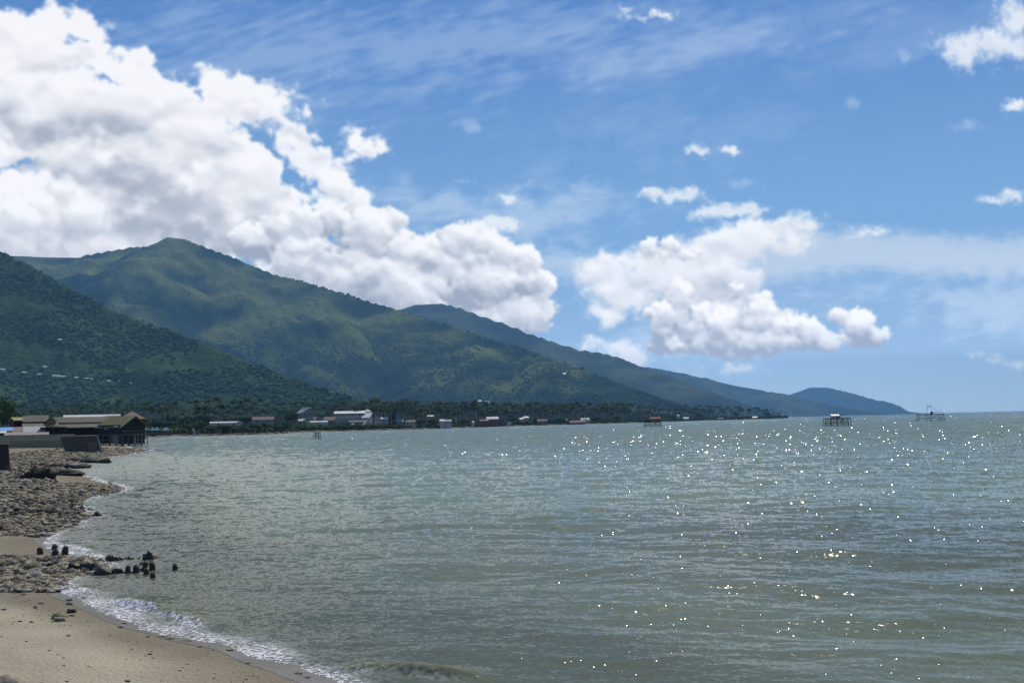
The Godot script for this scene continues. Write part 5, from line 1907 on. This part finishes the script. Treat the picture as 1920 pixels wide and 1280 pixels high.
func shed_roof(called: String, label: String, x0: float, x1: float, top: float, bottom: float, dist: float, sheets: int, m: Material) -> void:
	var xc := (x0 + x1) / 2.0
	var p := at_range(xc, 820, dist)
	var n := thing(called, label, "shed" if called.contains("shed") else "roof", Vector3(p.x, 1.2, p.z), atan2(-p.x, -p.z))
	var w := (x1 - x0) * dist / F
	var yt := at_range(xc, top, dist).y - 1.2
	var yb := at_range(xc, bottom, dist).y - 1.2
	var z := maxf(1.2, (yt - yb) * 1.3)
	for i in sheets:
		var a := -w / 2.0 + w * i / sheets
		var b := a + w / sheets + 0.06
		var lift := 0.03 * (i % 2) + 0.05 * rng.randf()
		var st := st_new()
		slab(st, Vector3(a, yt + lift, -z), Vector3(b, yt + lift, -z), Vector3(b, yb + lift, z * (1.0 + 0.05 * rng.randf())), Vector3(a, yb + lift, z), 0.05)
		put("roof_sheet", done(st), m, n)
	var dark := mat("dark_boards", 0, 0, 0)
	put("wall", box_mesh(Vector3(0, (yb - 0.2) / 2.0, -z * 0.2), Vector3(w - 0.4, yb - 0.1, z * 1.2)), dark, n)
	for s in [-1, 1]:
		put("post", bar_mesh(Vector3(s * (w / 2.0 - 0.2), -0.3, z * 0.9), Vector3(s * (w / 2.0 - 0.2), yb + 0.1, z * 0.9), 0.07), dark, n)


func build_walls() -> void:
	var conc := mat("old_concrete", 0.38, 0.34, 0.27, 0.95, {"tex": speckle(140, 0.03, 0.45, 1.0, 5), "scale": 0.25, "flat": 0.5, "bump": speckle(141, 0.06, 0, 1), "relief": 4.0})
	var conc2 := mat("mossy_concrete", 0.26, 0.235, 0.15, 0.95, {"tex": speckle(142, 0.03, 0.45, 1.0, 5), "scale": 0.25, "flat": 0.5, "bump": speckle(141, 0.06, 0, 1), "relief": 4.0})
	# the long sea wall in two steps
	for e in [["sea_wall", "long low grey sea wall in front of the sheds", 816.5, 826.0, 232.0, conc, 119.0], ["sea_wall_foot", "olive stained foot of the long sea wall above the sand", 825.5, 834.0, 228.0, conc2, 118.0]]:
		var p := at_range(30, 830, e[4])
		var n := thing(e[0], e[1], "wall", Vector3(p.x, 0.9, p.z), atan2(-p.x, -p.z))
		var yt: float = at_range(60, e[2], e[4]).y - 0.9
		var k: float = e[4] / F
		var x: float = -150.0 * k
		var i := 0
		while x < (e[6] - 30.0) * k - 0.5:
			var len := minf(3.2 + 0.8 * rng.randf(), (e[6] - 30.0) * k - x)
			put("wall_block", box_mesh(Vector3(x + len / 2.0, yt / 2.0 - 0.4, 0.06 * rng.randf()), Vector3(len - 0.06, yt + 0.8 + 0.08 * rng.randf(), 0.9)), e[5], n)
			x += len
			i += 1
		put("coping", box_mesh(Vector3((x - 150.0 * k) / 2.0, yt + 0.09, 0.03), Vector3(x + 150.0 * k, 0.16, 1.15)), conc, n)
	# the slanted concrete block
	var p := at_range(152, 836, 192)
	var b := thing("concrete_block", "dark concrete bulwark with slanted ends standing on the stony shore", "bulwark", Vector3(p.x, ground(p.x, p.z) - 0.2, p.z), atan2(-p.x, -p.z))
	var m := 192.0 / F
	var y1 := at_range(150, 818, 192).y - b.position.y
	var st := st_new()
	var f := [Vector3(-24 * m, 0, 0), Vector3(-34 * m, y1, -0.4), Vector3(24 * m, y1, -0.4), Vector3(31 * m, 0, 0.2)]
	var bk := []
	for q in f:
		bk.append(q + Vector3(0, 0, -3.0))
	quad(st, f[0], f[1], f[2], f[3])
	quad(st, bk[3], bk[2], bk[1], bk[0])
	quad(st, f[1], bk[1], bk[2], f[2])
	quad(st, bk[0], bk[1], f[1], f[0])
	quad(st, f[3], f[2], bk[2], bk[3])
	put("body", done(st), mat("dark_concrete", 0.10, 0.085, 0.065, 0.95, {"tex": speckle(143, 0.03, 0.45, 1.0, 5), "scale": 0.3}), b)
	put("coping", box_mesh(Vector3(-5 * m, y1 + 0.1, -1.9), Vector3(59 * m, 0.2, 3.3)), conc, b)
	st = st_new()
	slab(st, Vector3(24.2 * m, y1, -0.6), Vector3(26.5 * m, y1, -0.6), Vector3(35 * m, 0.1, 0.5), Vector3(31 * m, 0.1, 0.5), 0.25)
	put("ramp", done(st), conc, b)
	put("patch", box_mesh(Vector3(17 * m, y1 * 0.36, 0.02), Vector3(14 * m, y1 * 0.6, 0.3)), mat("brown_concrete", 0.11, 0.08, 0.06, 0.95), b)
	# the dark post at the left edge
	p = on_ground(4, 884)
	var g := thing("dark_pillar", "dark broken pillar at the left edge with a pale cap", "pillar", p, atan2(-p.x, -p.z))
	var d := Vector2(p.x, p.z).length()
	var hh := at_range(4, 833, d).y - p.y
	st = st_new()
	tube(st, [Vector3(-0.1, -0.3, 0), Vector3(0, hh * 0.3, 0), Vector3(-0.05, hh, 0)], [1.0, 0.66, 0.55], 9)
	put("shaft", done(st), mat("tarred_wood", 0.03, 0.024, 0.022, 0.9, {"bump": speckle(145, 0.05, 0, 1), "relief": 5.0, "scale": 0.6}), g)
	put("cap", box_mesh(Vector3(-0.1, hh + 0.08, 0), Vector3(1.3, 0.16, 1.2)), conc, g)

# ------------------------------------------------------------------ stones, stumps, weed on the shore
func build_shore() -> void:
	var grain := speckle(150, 0.04, 0.55, 1.0, 5)
	var bump := speckle(151, 0.045, 0.0, 1.0, 4)
	var tones := [
		mat("grey_stone", 0.30, 0.26, 0.185, 0.9, {"tex": grain, "scale": 1.1, "bump": bump, "relief": 3.0}),
		mat("olive_stone", 0.215, 0.19, 0.118, 0.9, {"tex": grain, "scale": 1.1, "bump": bump, "relief": 3.0}),
		mat("pale_stone", 0.41, 0.36, 0.265, 0.9, {"tex": grain, "scale": 1.1, "bump": bump, "relief": 3.0}),
		mat("dark_stone", 0.065, 0.056, 0.043, 0.85, {"tex": grain, "scale": 1.1, "bump": bump, "relief": 3.0}),
		mat("pink_stone", 0.28, 0.21, 0.18, 0.9, {"tex": grain, "scale": 1.1, "bump": bump, "relief": 3.0})]
	var shapes := []
	for i in 9:
		shapes.append(lump(160 + i, 4, 0.62, Vector3(1.0, [0.45, 0.62, 0.5, 0.75, 0.4, 0.55, 0.68, 0.5, 0.6][i], [0.75, 0.9, 0.65, 0.85, 0.8, 0.7, 0.95, 0.6, 0.8][i])))
	var r := RandomNumberGenerator.new()
	r.seed = 333
	# picture regions: x0, x1, y0, y1, how many, size range, share of dark ones, label, group
	var banks := [
		[0, 130, 1044, 1092, 66, 0.08, 0.21, 0.3, "stone in the rubble spit beside the old stumps", "stones of the near spit"],
		[0, 150, 1092, 1165, 16, 0.07, 0.17, 0.25, "loose stone on the sand below the rubble spit", "loose stones on the near sand"],
		[0, 168, 962, 1008, 84, 0.09, 0.22, 0.25, "stone at the near edge of the broad stone bank", "stones at the near edge of the bank"],
		[0, 160, 938, 968, 60, 0.13, 0.25, 0.75, "upright stone in the dark middle row of the stone bank", "dark row of stones in the bank"],
		[0, 232, 903, 942, 64, 0.13, 0.27, 0.2, "stone on the broad stone bank", "stones on the broad bank"],
	]
	var made := 0
	for b in banks:
		var n := 0
		var tries := 0
		while n < b[4] and tries < 4000:
			tries += 1
			var px := r.randf_range(b[0], b[1])
			var py := r.randf_range(b[2], b[3])
			var p := on_ground(px, py)
			var s: float = shore_d.at(p.x, p.z)
			if s < -0.25:
				continue
			var size: float = lerpf(b[5] * 0.8, b[6] * 1.15, pow(r.randf(), 1.7))
			var k: int = 3 if r.randf() < b[7] else [0, 1, 2, 0, 1, 4][r.randi() % 6]
			var o := put("stone", shapes[r.randi() % 9], tones[k])
			o.rotation = Vector3(r.randf_range(-0.25, 0.25), r.randf() * TAU, r.randf_range(-0.25, 0.25))
			o.position = Vector3(p.x, ground(p.x, p.z) + size * 0.16, p.z)
			o.scale = Vector3(size, size * r.randf_range(0.55, 1.05), size) * (1.0 if b[7] < 0.7 else 1.05)
			tag(o, ("large " if size > lerpf(b[5], b[6], 0.66) else "small " if size < lerpf(b[5], b[6], 0.3) else "") + ["grey ", "olive ", "pale ", "dark ", "pinkish "][k] + b[8] + (", left part" if px < lerpf(b[0], b[1], 0.33) else ", right part" if px > lerpf(b[0], b[1], 0.66) else ", middle part"), "stone", b[9])
			n += 1
			made += 1
	# the smaller and farther rubble between them
	for t in 5:
		var places := []
		for q in (2600 if t < 4 else 2600):
			var far := r.randf()
			var px := r.randf_range(-20, 240)
			var py := r.randf_range(845, 1005)
			var lo := 0.05
			var hi := 0.17
			if far < 0.45:
				px = r.randf_range(-20, 280)
				py = r.randf_range(840, 905)
				lo = 0.10
				hi = 0.30
			elif far > 0.86:
				px = r.randf_range(-20, 200)
				py = r.randf_range(1046, 1110)
				lo = 0.05
				hi = 0.14
			var p := on_ground(px, py)
			var s: float = shore_d.at(p.x, p.z)
			if s < -0.5 or s > (26.0 if py > 900.0 else 16.0):
				continue
			if py < 905 and py > 887 and px > 100:
				continue
			var size := lerpf(lo * 0.6, hi * 1.1, pow(r.randf(), 2.0))
			var bs := Basis.from_euler(Vector3(r.randf_range(-0.3, 0.3), r.randf() * TAU, r.randf_range(-0.3, 0.3))).scaled(Vector3(size, size * r.randf_range(0.5, 1.0), size))
			places.append(Transform3D(bs, Vector3(p.x, ground(p.x, p.z) + size * 0.15, p.z)))
		tag(multi("rubble", shapes[t], tones[[0, 1, 2, 0, 3][t]], places), ["grey", "olive", "pale", "mixed grey", "dark"][t] + " small rubble filling the stony shore", "rubble")
	stumps()
	odd_things(tones, shapes)


func stumps() -> void:
	var tar := mat("wet_stump", 0.035, 0.028, 0.024, 0.55, {"bump": speckle(152, 0.05, 0, 1), "relief": 3.0, "scale": 2.0})
	var top := mat("stump_top", 0.11, 0.095, 0.075, 0.9)
	# picture x, top, bottom, width
	var list := [[75, 1027, 1043, 10], [101, 1021, 1031, 10], [101, 1031, 1044, 11], [120, 1025, 1040, 11], [93, 1057, 1070, 11], [109, 1057, 1067, 9], [133, 1055, 1072, 12], [154, 1056, 1072, 11], [166, 1056, 1072, 12], [179, 1056, 1071, 14], [239, 1061, 1073, 10], [255, 1060, 1072, 12], [285, 1055, 1067, 11], [275, 1066, 1075, 10], [287, 1074, 1083, 10], [329, 1057, 1066, 10], [271, 1054, 1068, 9]]
	var say := ["standing alone on the sand", "hindmost of a pair by the foam", "front one of a pair by the foam, with a worn top", "at the edge of the foam, right of the pair", "between stones on the left of the row", "small, second of the row", "third of the row beside a pale stone", "in the close-set part of the row, left", "in the close-set part of the row, middle", "in the close-set part of the row, right", "left of two square ones in the water", "right of two square ones in the water", "behind the last rows in the water", "low and wet near the end of the row", "nearest the camera at the end of the row", "farthest out, alone in the water", "dark and low behind the square pair"]
	for i in list.size():
		var e = list[i]
		var p := on_level(e[0], e[2], 0.0)
		var d := Vector2(p.x, p.z).length()
		var gy := maxf(ground(p.x, p.z), -0.3)
		var h: float = maxf(at_range(e[0], e[1], d).y - gy, 0.12)
		var w: float = e[3] * d / F / 2.0
		var o := thing("pile_stump", "black worn pile stump, " + say[i], "stump", Vector3(p.x, gy, p.z), rng.randf() * TAU, "old pile stumps")
		var st := st_new()
		var lean := Vector3(rng.randf_range(-0.05, 0.05), 0, rng.randf_range(-0.05, 0.05))
		tube(st, [Vector3(0, -0.4, 0), Vector3(0, h * 0.4, 0) + lean * 0.4, Vector3(0, h * 0.86, 0) + lean, Vector3(0, h, 0) + lean * 1.3], [w * 1.2, w * 1.02, w * rng.randf_range(0.85, 1.0), w * rng.randf_range(0.6, 0.8)], 9)
		put("shaft", done(st), tar, o)
		st = st_new()
		tube(st, [Vector3(0, h + 0.001, 0) + lean, Vector3(0, h + 0.02, 0) + lean * 1.1], [w * 0.6, w * 0.4], 8)
		put("worn_top", done(st), top, o)


func odd_things(tones: Array, shapes: Array) -> void:
	var wet := mat("wet_rock", 0.045, 0.038, 0.032, 0.45, {"bump": speckle(153, 0.05, 0, 1), "relief": 3.0, "scale": 1.5})
	# rocks among the stumps: picture x, bottom, width, height share, label
	for e in [[279, 1047, 20, 0.8, "black jagged rock at the outer end of the stump row"], [262, 1046, 16, 0.4, "low wet rock left of the jagged one"], [240, 1047, 14, 0.5, "small wet rock washed by foam behind the square stumps"], [213, 1049, 22, 0.55, "rounded wet rock with a shining top behind the row"], [198, 1075, 30, 0.55, "large dark rock leaning in the middle of the stump row"], [220, 1071, 16, 0.4, "low dark rock right of the large leaning one"], [139, 1008, 8, 0.4, "lone small black rock awash off the sand"], [183, 966, 16, 0.5, "pair of dark rocks awash off the stone bank, left"], [196, 972, 12, 0.4, "dark rock awash off the stone bank, right"], [146, 1071, 12, 0.6, "small black rock filling the row right of the third stump"], [172, 1072, 14, 0.6, "black rock wedged between the close-set stumps"], [188, 1073, 16, 0.6, "black rock between the stumps and the large leaning rock"], [209, 1075, 14, 0.5, "low black rock against the right foot of the large leaning one"], [229, 1073, 10, 0.6, "small black rock left of the square stumps"], [247, 1073, 9, 0.6, "small black rock between the two square stumps"], [264, 1068, 11, 0.6, "small black rock behind the square stumps"], [270, 1056, 14, 0.6, "black rock in the gap behind the end of the row"], [8, 1284, 40, 0.35, "grey stone in the bottom left corner"]]:
		var p := on_level(e[0], e[1], 0.0) if e[0] > 20 else on_ground(e[0], e[1])
		var d := Vector2(p.x, p.z).length()
		var w: float = e[2] * d / F / 1.6
		var o := put("rock", lump(180 + int(e[0]), 5, 0.55, Vector3(1, 1, 0.8)), wet if e[0] > 20 else tones[0])
		o.position = Vector3(p.x, maxf(ground(p.x, p.z), -0.08), p.z)
		o.scale = Vector3(w, w * e[3] * 1.6, w)
		tag(o, e[4], "rock")
	# low stone groynes reaching into the water
	var g := 0
	for e in [[112, 143, 890, "short dark stone groyne, nearest of three"], [72, 158, 876, "dark stone groyne with a foaming gap, middle of three"], [128, 198, 866, "long thin dark stone groyne, farthest of three"]]:
		var a := on_level(e[0], e[2] - 3, 0.2)
		var b := on_level(e[1], e[2], 0.1)
		var n := thing("stone_groyne", e[3], "groyne", a)
		var cnt := 12 if g == 0 else 24
		for i in cnt:
			var t := (i + rng.randf() * 0.5) / cnt
			var q := a.lerp(b, t) - a
			var s := rng.randf_range(0.4, 0.75)
			var o := put("stone", shapes[rng.randi() % 9], tones[3] if rng.randf() < 0.8 else wet, n)
			o.position = q + Vector3(0, 0.05, rng.randf_range(-0.4, 0.4))
			o.rotation.y = rng.randf() * TAU
			o.scale = Vector3(s * 1.3, s * 0.75, s)
		g += 1
	# a heap of dark driftwood
	var p := on_ground(62, 900)
	var h := thing("driftwood_heap", "black heap of driftwood and weed on the stony shore", "heap", p)
	var dk := mat("tarred_wood", 0, 0, 0)
	var c := put("mound", lump(210, 5, 0.6, Vector3(1.35, 0.75, 0.9)), mat("black_weed", 0.022, 0.020, 0.017, 0.95), h)
	c.position.y = 0.15
	for i in 34:
		var a := rng.randf() * TAU
		var q := Vector3(cos(a) * rng.randf_range(0.2, 1.5), rng.randf_range(0.0, 0.6), sin(a) * 0.8)
		var dir := Vector3(rng.randfn(), rng.randf_range(0.0, 0.8), rng.randfn()).normalized() * rng.randf_range(0.4, 0.9)
		put("branch", bar_mesh(q - dir * 0.5, q + dir, rng.randf_range(0.03, 0.07), 5), dk, h)
	# weed left by the water
	var weeds := [[118, 1157, 12, "dark weed clump on the sand, left of two"], [133, 1154, 10, "dark weed clump on the sand, right of two"], [225, 1176, 9, "weed clump at the wet edge"], [232, 1169, 8, "weed clump touching the foam"], [277, 1193, 8, "small weed clump beside the green patch"], [305, 1193, 12, "green weed patch along the wet edge, upper"], [318, 1197, 12, "green weed patch along the wet edge, lower"], [352, 1201, 12, "yellow-green weed strip by the foam"], [374, 1213, 7, "dark scrap of weed on open sand"], [280, 1226, 9, "lone green scrap on open sand"], [430, 1219, 12, "yellow-green weed patch near the swash"], [464, 1243, 9, "dark weed scrap near the bottom edge"], [558, 1262, 14, "green weed left by the swash at the bottom"], [576, 1270, 10, "greenish weed scrap lowest on the beach"], [36, 1165, 8, "dark speck of weed far left on the sand"], [58, 1166, 9, "brown speck of weed right of the far left one"], [75, 1131, 9, "yellowish round stone-like weed lump"], [127, 1192, 7, "tiny weed scrap in the middle of the sand"], [238, 1277, 10, "weed scrap at the bottom edge of the view"]]
	for e in weeds:
		var q := on_ground(e[0], e[1])
		var d := Vector2(q.x, q.z).length()
		var w: float = e[2] * d / F / 2.0
		var green: bool = e[3].contains("green")
		var o := put("seaweed", lump(220 + int(e[0]), 4, 0.8, Vector3(1, 0.32, 0.7)), mat("green_weed", 0.10, 0.11, 0.035, 0.7) if green else mat("brown_weed", 0.06, 0.052, 0.03, 0.8))
		o.position = Vector3(q.x, ground(q.x, q.z) + 0.01, q.z)
		o.scale = Vector3(w, w * 0.7, w)
		o.rotation.y = rng.randf_range(-0.6, 0.6)
		tag(o, e[3], "seaweed")
	# fine litter of shell and weed over the sand
	var places := []
	var tints := PackedColorArray()
	var r := RandomNumberGenerator.new()
	r.seed = 77
	for i in 1000:
		var px := r.randf_range(-40, 640)
		var py := r.randf_range(1090, 1330)
		var q := on_ground(px, py)
		var s: float = shore_d.at(q.x, q.z)
		if s < 0.1 or (s > 1.6 and r.randf() < 0.72):
			continue
		var z := 0.006 + 0.024 * pow(r.randf(), 2.5)
		places.append(Transform3D(Basis(Vector3.UP, r.randf() * TAU).scaled(Vector3(z, z * 0.5, z * 0.7)), Vector3(q.x, ground(q.x, q.z) + 0.004, q.z)))
		var t := r.randf()
		tints.append(Color(0.9, 0.85, 0.75) if t < 0.2 else Color(0.28, 0.25, 0.16))
	tag(multi("beach_litter", shapes[1], mat("litter", 0.42, 0.40, 0.36, 0.9, {"vc": true}), places, tints), "specks of shell and weed strewn over the sand", "litter")

# ------------------------------------------------------------------ everything in order
func build_all() -> void:
	build_shoreline()
	build_mountains()
	build_plain()
	build_beach()
	build_sea()
	build_materials()
	build_town()
	build_green()
	build_waterfront()
	build_platforms()
	build_shore()
